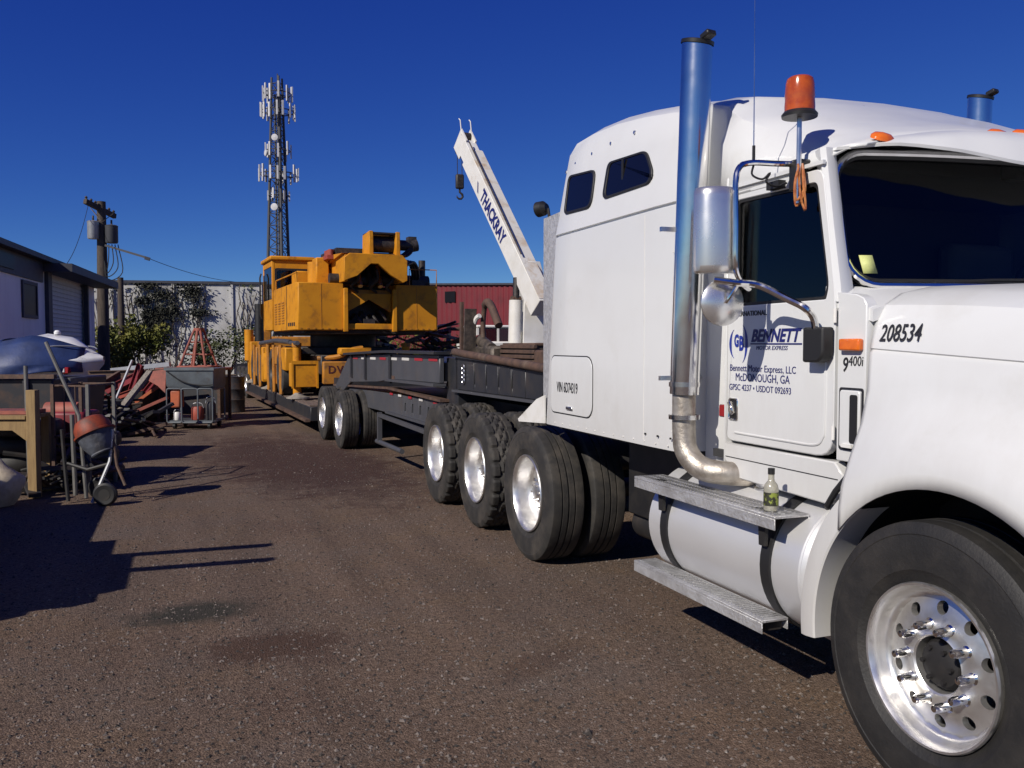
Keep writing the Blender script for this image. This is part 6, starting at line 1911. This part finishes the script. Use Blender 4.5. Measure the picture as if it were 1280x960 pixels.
# covered boat, bow to the right
BO = frame_at(-3.35, 22.75)
boat = thing('boat', 'white boat with raised foredeck under a blue tarp near the workshop', 'boat', (-3.35, 22.75, 0))
secs = []
for (x, hb, zk, zs, zc) in ((-2.2, 0.85, 0.55, 1.18, 1.30), (-1.2, 0.95, 0.50, 1.20, 1.45), (-0.2, 0.95, 0.50, 1.24, 1.78), (0.5, 0.85, 0.55, 1.27, 1.92), (1.05, 0.62, 0.65, 1.30, 1.84), (1.45, 0.36, 0.82, 1.33, 1.58), (1.78, 0.05, 1.22, 1.36, 1.38)):
    secs.append([(x, 0, zk), (x, -hb * 0.75, zk + 0.18), (x, -hb, zs - 0.08), (x, -hb * 1.02, zs), (x, -hb * 0.92, zs + 0.03), (x, -hb * 0.5, zc - 0.06), (x, 0, zc),
                 (x, hb * 0.5, zc - 0.06), (x, hb * 0.92, zs + 0.03), (x, hb * 1.02, zs), (x, hb, zs - 0.08), (x, hb * 0.75, zk + 0.18)])
bh_ = MB().loft(secs).xf(BO).build('hull', 'hull_white', boat, smooth=40)
MB().lathe([(0, 0.07), (0.05, 0.075), (0.09, 0.05), (0.10, 0.0)], (0, 0, 0), (0, 0, 1), 14).xf(BO @ Matrix.Translation((0.72, 0, 1.9))).build('deck_vent', 'hull_white', bh_)
MB().tube(smooth_path([(0.2, -0.7, 1.42), (0.8, -0.6, 1.62), (1.35, -0.33, 1.62), (1.6, 0, 1.55), (1.35, 0.33, 1.62), (0.8, 0.6, 1.62)], 5), 0.014, 6).xf(BO).build('bow_rail', 'galvanised', bh_)
for x in (-1.6, 0.3):
    MB().box(x - 0.12, x + 0.12, -0.7, 0.7, 0.0, 0.56).xf(BO).build('keel_block', 'grey_timber', boat)
tp = []
rg = random.Random(9)
nx, nz = 26, 12
for j in range(nz + 1):
    v = j / nz
    row_ = []
    for i in range(nx + 1):
        u = i / nx
        x = -2.3 + 3.75 * u
        hb = 0.97 if x < 0.2 else 0.97 * max(0.1, 1 - ((x - 0.2) / 1.55) ** 1.6)
        zc = 1.48 + 0.46 * max(0, min(1, (x + 1.4) / 1.8)) if x < 0.5 else 1.94 - 0.52 * ((x - 0.5) / 1.28) ** 1.3
        if v < 0.45:
            q = v / 0.45
            y = -hb * q * 1.03
            z = zc + 0.035 - (zc - 1.26) * q ** 3.0
        else:
            q = (v - 0.45) / 0.55
            y = -hb * 1.05 - 0.05 * math.sin(x * 6 + q * 3) * q - 0.06
            low = 0.80 + 0.16 * math.sin(x * 2.1 + 0.5) + 0.30 * max(0, (x - 0.4) / 1.1)
            z = 1.24 + (low - 1.24) * q
        if x > 0.75 and v < 0.45:
            y -= 0.0
        row_.append((x, y - 0.012 + rg.uniform(-0.008, 0.008), z + 0.012))
    tp.append(row_)
tp = [r_[: nx + 1] for r_ in tp]
tpm = MB().loft(tp[3:], closed=False).loft([r_[:15] for r_ in tp[:4]], closed=False).loft([[(a_[0], -a_[1] - 0.024, a_[2]) for a_ in r_[:15]] for r_ in tp[:10]], closed=False).xf(BO)
to = tpm.build('tarp', 'blue_tarp', smooth=60, thick=0.006, weld=True)
tag(to, 'crumpled blue tarp draped over the side of the white boat', 'tarp')
MB().tube(smooth_path([(-0.62, -1.15, 0.85), (-0.66, -1.02, 1.3), (-0.7, -0.62, 1.72), (-0.7, -0.3, 1.82)], 5), 0.012, 6).xf(BO).build('tie_rope', 'wire_black', to)
rl = MB().box(1.08, 1.26, -0.62, -0.5, 1.02, 1.16).xf(BO).build('trailer_lamp', 'red_lamp', bevel=0.01)
tag(rl, 'small red and white trailer lamp board below the boat bow', 'lamp')
MB().box(1.10, 1.18, -0.635, -0.62, 1.05, 1.13).xf(BO).build('lens', 'antenna_white', rl)
MB().box(1.14, 1.20, -0.58, -0.53, 0.0, 1.02).xf(BO).build('post', 'rusty_steel', rl)

# dark container added to blacken the left side and shadow the ground
DC = frame_at(-2.6, 13.2)
dcn = thing('darkening_container', 'dark steel container added behind cabinet and rack to darken the left', 'container', (-2.6, 13.2, 0))
MB().loft([[(-1.1, 0.15, 0.12), (0.95, 0.15, 0.12), (0.95, 1.5, 0.12), (-1.1, 1.5, 0.12)], [(-1.2, 0.05, 1.22), (1.05, 0.05, 1.22), (1.05, 1.6, 1.22), (-1.2, 1.6, 1.22)]]).xf(DC).build('body', 'drum_black', dcn, bevel=0.02)
for x in (-0.8, -0.3, 0.2, 0.7):
    MB().bar((x, 0.12, 0.14), (x, 0.03, 1.2), 0.07, 0.05).xf(DC).build('rib', 'drum_black', dcn)
MB().box(-1.25, 1.1, -0.02, 0.06, 1.225, 1.28).xf(DC).build('rim', 'rusty_steel', dcn)
for x in (-0.9, 0.8):
    MB().box(x - 0.1, x + 0.1, 0.3, 1.4, 0.0, 0.12).xf(DC).build('skid', 'chassis_black', dcn)
# grey cabinet and red generator
CB = frame_at(-1.75, 13.6)
cab_ = thing('metal_cabinet', 'grey metal cabinet with panel doors behind the steel rack', 'cabinet', (-1.75, 13.6, 0))
MB().box(0.0, 0.42, -0.22, 0.28, 0.05, 1.22).xf(CB).build('cabinet_body', 'cabinet_grey', cab_, bevel=0.012)
for x0 in (0.01, 0.215):
    d = MB().box(x0, x0 + 0.195, -0.24, -0.222, 0.10, 1.18).xf(CB).build('door', 'cabinet_grey', cab_, bevel=0.006)
    MB().box(x0 + 0.15, x0 + 0.17, -0.26, -0.242, 0.6, 0.75).xf(CB).build('handle', 'galvanised', d)
MB().box(0.03, 0.39, -0.18, 0.24, 0.0, 0.05).xf(CB).build('plinth', 'drum_black', cab_)
GN = frame_at(-1.45, 12.0)
gen = thing('generator', 'red generator on a steel frame behind the wooden post', 'generator', (-1.45, 12.0, 0))
MB().box(-0.3, 0.42, -0.2, 0.25, 0.58, 0.86).xf(GN).build('housing', 'crimson_paint', gen, bevel=0.04, seg=2)
MB().box(-0.34, 0.46, -0.24, 0.29, 0.50, 0.56).xf(GN).build('tray', 'rusty_steel', gen)
MB().cyl((-0.1, -0.05, 0.86), (0.3, -0.05, 0.86), 0.11, n=16).xf(GN).build('fuel_tank', 'coral_paint', gen)
for (x, y) in ((-0.3, -0.2), (0.42, -0.2), (-0.3, 0.25), (0.42, 0.25)):
    MB().cyl((x, y, 0), (x, y, 0.5), 0.02, n=8).xf(GN).build('leg', 'rusty_steel', gen)
MB().tube([(0.05, -0.24, 0.0), (0.05, -0.22, 0.5)], 0.015, 6).xf(GN).build('stay', 'rusty_steel', gen)

# timber work table with tall corner post
tbk = thing('work_table', 'rough yellow timber work table with one tall corner post', 'table', (-2.1, 10.8, 0))
TM = frame_at(-1.53, 10.7)
MB().box(-0.05, 0.05, -0.05, 0.05, 0.0, 1.18).xf(TM).build('corner_post', 'new_timber', tbk, bevel=0.004)
for k in range(4):
    MB().box(-1.3, -0.06, -0.05 + 0.15 * k, 0.09 + 0.15 * k, 0.86, 0.90).xf(TM).build('top_board', 'new_timber', tbk, bevel=0.003)
MB().prism([(-1.3, 0.857), (-0.06, 0.857), (-0.06, 0.62), (-0.22, 0.74), (-1.3, 0.74)], lambda p, q: (p, -0.02, q), lambda p, q: (p, 0.02, q)).xf(TM).build('apron', 'new_timber', tbk)
for (x, y) in ((-1.25, 0.0), (-1.25, 0.5), (-0.12, 0.5)):
    MB().box(x - 0.045, x + 0.045, y - 0.045, y + 0.045, 0, 0.857).xf(TM).build('leg', 'new_timber', tbk)
MB().box(-1.2, -0.1, 0.1, 0.45, 0.905, 0.945).xf(TM).build('plank_on_top', 'coral_paint', tbk)

# black tyre piles added to fill the dark area behind the table
for st_, (cx_, cy_, names) in enumerate(((-1.75, 11.55, ('bottom worn black tyre of the pile added to darken behind the timber table', 'second worn black tyre up in the pile added to darken behind the timber table', 'third worn black tyre up in the pile added to darken behind the timber table', 'topmost worn black tyre of the pile added to darken behind the timber table')),
                                         (-1.08, 11.9, ('bottom worn black tyre of the short pile added to darken beside the generator', 'middle worn black tyre of the short pile added to darken beside the generator', 'topmost worn black tyre of the short pile added to darken beside the generator')))):
    for k, lb in enumerate(names):
        ox, oy = rg.uniform(-0.05, 0.05), rg.uniform(-0.05, 0.05)
        o = MB().lathe([(0.02, 0.20), (0.0, 0.26), (0.02, 0.34), (0.06, 0.365), (0.14, 0.365), (0.18, 0.34), (0.20, 0.26), (0.18, 0.20), (0.14, 0.19), (0.06, 0.19), (0.02, 0.20)], (cx_ + ox, cy_ + oy, 0.202 * k), (0, 0, 1), 26).build('tyre', 'rubber')
        tag(o, lb, 'tyre', 'worn tyres added to darken behind the table')
# steel rack: uprights and rails
RK = frame_at(-1.35, 11.0)
rk = thing('steel_rack', 'open dark steel rack of thin bars beside the timber post', 'rack', (-1.35, 11.0, 0))
for (x, y) in ((-0.08, 0.1), (0.32, 0.1), (-0.08, 0.75), (0.32, 0.75)):
    MB().box(x - 0.018, x + 0.018, y - 0.018, y + 0.018, 0.0, 1.22).xf(RK).build('upright', 'cabinet_grey' if x > 0 else 'rusty_steel', rk)
for z in (0.62, 1.2):
    MB().tube([(-0.08, 0.1, z), (0.32, 0.1, z), (0.32, 0.75, z), (-0.08, 0.75, z)], 0.014, 6, closed=True).xf(RK).build('rail', 'rusty_steel', rk)
for x in (0.05, 0.18):
    MB().cyl((x, 0.1, 0.62), (x, 0.1, 1.2), 0.008, n=6).xf(RK).build('rod', 'rusty_steel', rk)
# leaning pipe, sacks
lp = MB().tube([(-1.36, 10.48, 1.70), (-1.04, 10.30, 0.92), (-0.98, 10.24, 0.04)], 0.02, 8).build('bent_pipe', 'cabinet_grey')
tag(lp, 'long bent grey pipe leaning over the steel rack', 'pipe')
lp = MB().tube([(-1.62, 10.9, 1.44), (-1.60, 10.85, 0.04)], 0.022, 8).build('steel_tube', 'cabinet_grey')
tag(lp, 'upright grey tube standing behind the timber post', 'tube')
lp = MB().tube([(-1.12, 10.42, 0.92), (-1.10, 10.40, 0.05)], 0.024, 8).build('steel_tube', 'cabinet_grey')
tag(lp, 'short grey tube standing between rack and mixer', 'tube')
def sack(x, y, rx, ry, h, seed, label):
    rg = random.Random(seed)
    m = MB()
    n, k = 22, 12
    ph = [rg.uniform(0, 6) for _ in range(6)]
    rows_ = []
    for j in range(k + 1):
        t = j / k
        prof_ = (0.75 + 0.5 * math.sin(min(1, t * 1.25) * PI * 0.8)) * (1 - max(0, t - 0.6) * 1.9)
        rows_.append([(x + rx * prof_ * math.cos(2 * PI * i / n) * (1 + 0.10 * math.sin(5 * i * 2 * PI / n + ph[0] + 4 * t) + 0.05 * math.sin(9 * i * 2 * PI / n + ph[1] - 7 * t)),
                       y + ry * prof_ * math.sin(2 * PI * i / n) * (1 + 0.10 * math.sin(4 * i * 2 * PI / n + ph[2] + 5 * t)), h * t + 0.01 * math.sin(6 * i + ph[3])) for i in range(n)])
    m.loft(rows_)
    o = m.build('sack', 'sacking', smooth=50)
    tag(o, label, 'sack')
    MB().tube([(x + rx * 0.18 * math.cos(2 * PI * q / 8), y + ry * 0.18 * math.sin(2 * PI * q / 8), h * 0.93) for q in range(8)], 0.012, 6, closed=True).build('tie', 'grey_timber', o)
    return o
sack(-1.83, 10.25, 0.20, 0.17, 0.50, 2, 'crumpled pale sack standing under the timber table by its corner post')
sack(-2.16, 10.2, 0.21, 0.17, 0.42, 3, 'slumped pale sack under the timber table away from the post')

# small cement mixer
mxr = thing('cement_mixer', 'small cement mixer with orange and grey drum on a wheeled stand', 'cement mixer', (-0.9, 10.15, 0))
ax_ = Vector((0.35, -0.25, -0.85)).normalized()
dc = Vector((-0.90, 10.16, 0.79))
md = MB().lathe([(q_ * 0.86, r_ * 0.86) for q_, r_ in [(-0.14, 0.0), (-0.14, 0.10), (-0.11, 0.17), (-0.03, 0.215), (0.05, 0.22), (0.055, 0.228), (0.07, 0.228)]], dc, ax_, 28).build('drum_base', 'mixer_orange', mxr)
MB().lathe([(q_ * 0.86, r_ * 0.86) for q_, r_ in [(0.07, 0.226), (0.085, 0.226), (0.09, 0.218), (0.20, 0.195), (0.32, 0.14), (0.335, 0.145), (0.35, 0.135), (0.30, 0.12), (0.1, 0.17)]], dc, ax_, 28).build('drum_cone', 'mixer_grey', mxr)
MB().lathe([(q_ * 0.86, r_ * 0.86) for q_, r_ in [(0.055, 0.232), (0.06, 0.246), (0.08, 0.246), (0.085, 0.232)]], dc, ax_, 28).build('ring_gear', 'mixer_orange', mxr)
MB().tube([(-1.2, 10.25, 0.78), (-1.18, 10.25, 0.4), (-1.15, 10.2, 0.02)], 0.02, 8).build('leg', 'chassis_black', mxr)
MB().tube([(-0.70, 10.06, 0.78), (-0.73, 10.02, 0.45), (-0.90, 9.95, 0.03)], 0.018, 8).build('leg', 'galvanised', mxr)
MB().tube([(-0.70, 10.06, 0.70), (-0.66, 10.0, 0.40), (-0.58, 9.92, 0.20)], 0.016, 8).build('handle', 'rusty_steel', mxr)
MB().tube([(-1.15, 10.22, 0.42), (-0.95, 10.1, 0.36), (-0.74, 10.02, 0.42)], 0.02, 8).build('crossbar', 'chassis_black', mxr)
for (x, y) in ((-0.77, 9.9), (-0.86, 10.38)):
    w = MB().lathe([(-0.03, 0.06), (-0.035, 0.10), (-0.02, 0.12), (0.02, 0.12), (0.035, 0.10), (0.03, 0.06)], (x, y, 0.12), (0.3, 1, 0), 24).build('wheel', 'black_rubber', mxr)
    MB().cyl((x - 0.01, y - 0.03, 0.12), (x + 0.01, y + 0.03, 0.12), 0.06, n=16).build('wheel_disc', 'chassis_black', w)

# out-of-view plank stack, added as caster of the broad shadow on the yard
ts = thing('shadow_plank_stack', 'unseen stack of planks added at the left to shadow the yard', 'timber stack', (-3.3, 7.2, 0))
rg = random.Random(4)
for lev in range(10):
    z = 0.10 + 0.145 * lev
    for k in range(5):
        x0 = -4.4 + 0.46 * k
        jx = rg.uniform(-0.02, 0.02) + (rg.choice((0, 0, 0.16, -0.2)) if k == 4 else 0)
        y1_ = (9.3 if lev < 7 else (7.3 if lev < 8 else 6.45)) + rg.uniform(-0.25, 0.25)
        MB().box(x0 + jx, x0 + 0.42 + jx, 5.36 + rg.uniform(-0.05, 0.08), y1_, z, z + 0.11).build('plank', 'grey_timber', ts)
for y in (5.8, 7.2, 8.6):
    for lev in range(10 if y < 6 else 7):
        z = 0.065 + 0.145 * lev
        MB().box(-4.38, -2.3, y, y + 0.08, z + 0.001, z + 0.034).build('spacer', 'grey_timber', ts)
for y in (5.8, 7.2, 8.6):
    MB().box(-4.4, -2.14, y, y + 0.1, 0, 0.063).build('bearer', 'grey_timber', ts)
for k, (y, xe) in enumerate(((6.33, -1.43), (5.82, -1.46))):  # overhanging timbers, also out of view, added to cast two shadow stripes
    o = MB().bar((-4.2, y + 0.12, 1.585), (xe, y, 1.60), 0.09, 0.06).build('timber_plank', 'new_timber')
    tag(o, ('unseen timber added across the plank stack near its middle to cast a stripe shadow', 'unseen timber added across the plank stack near its end to cast a stripe shadow')[k], 'plank')
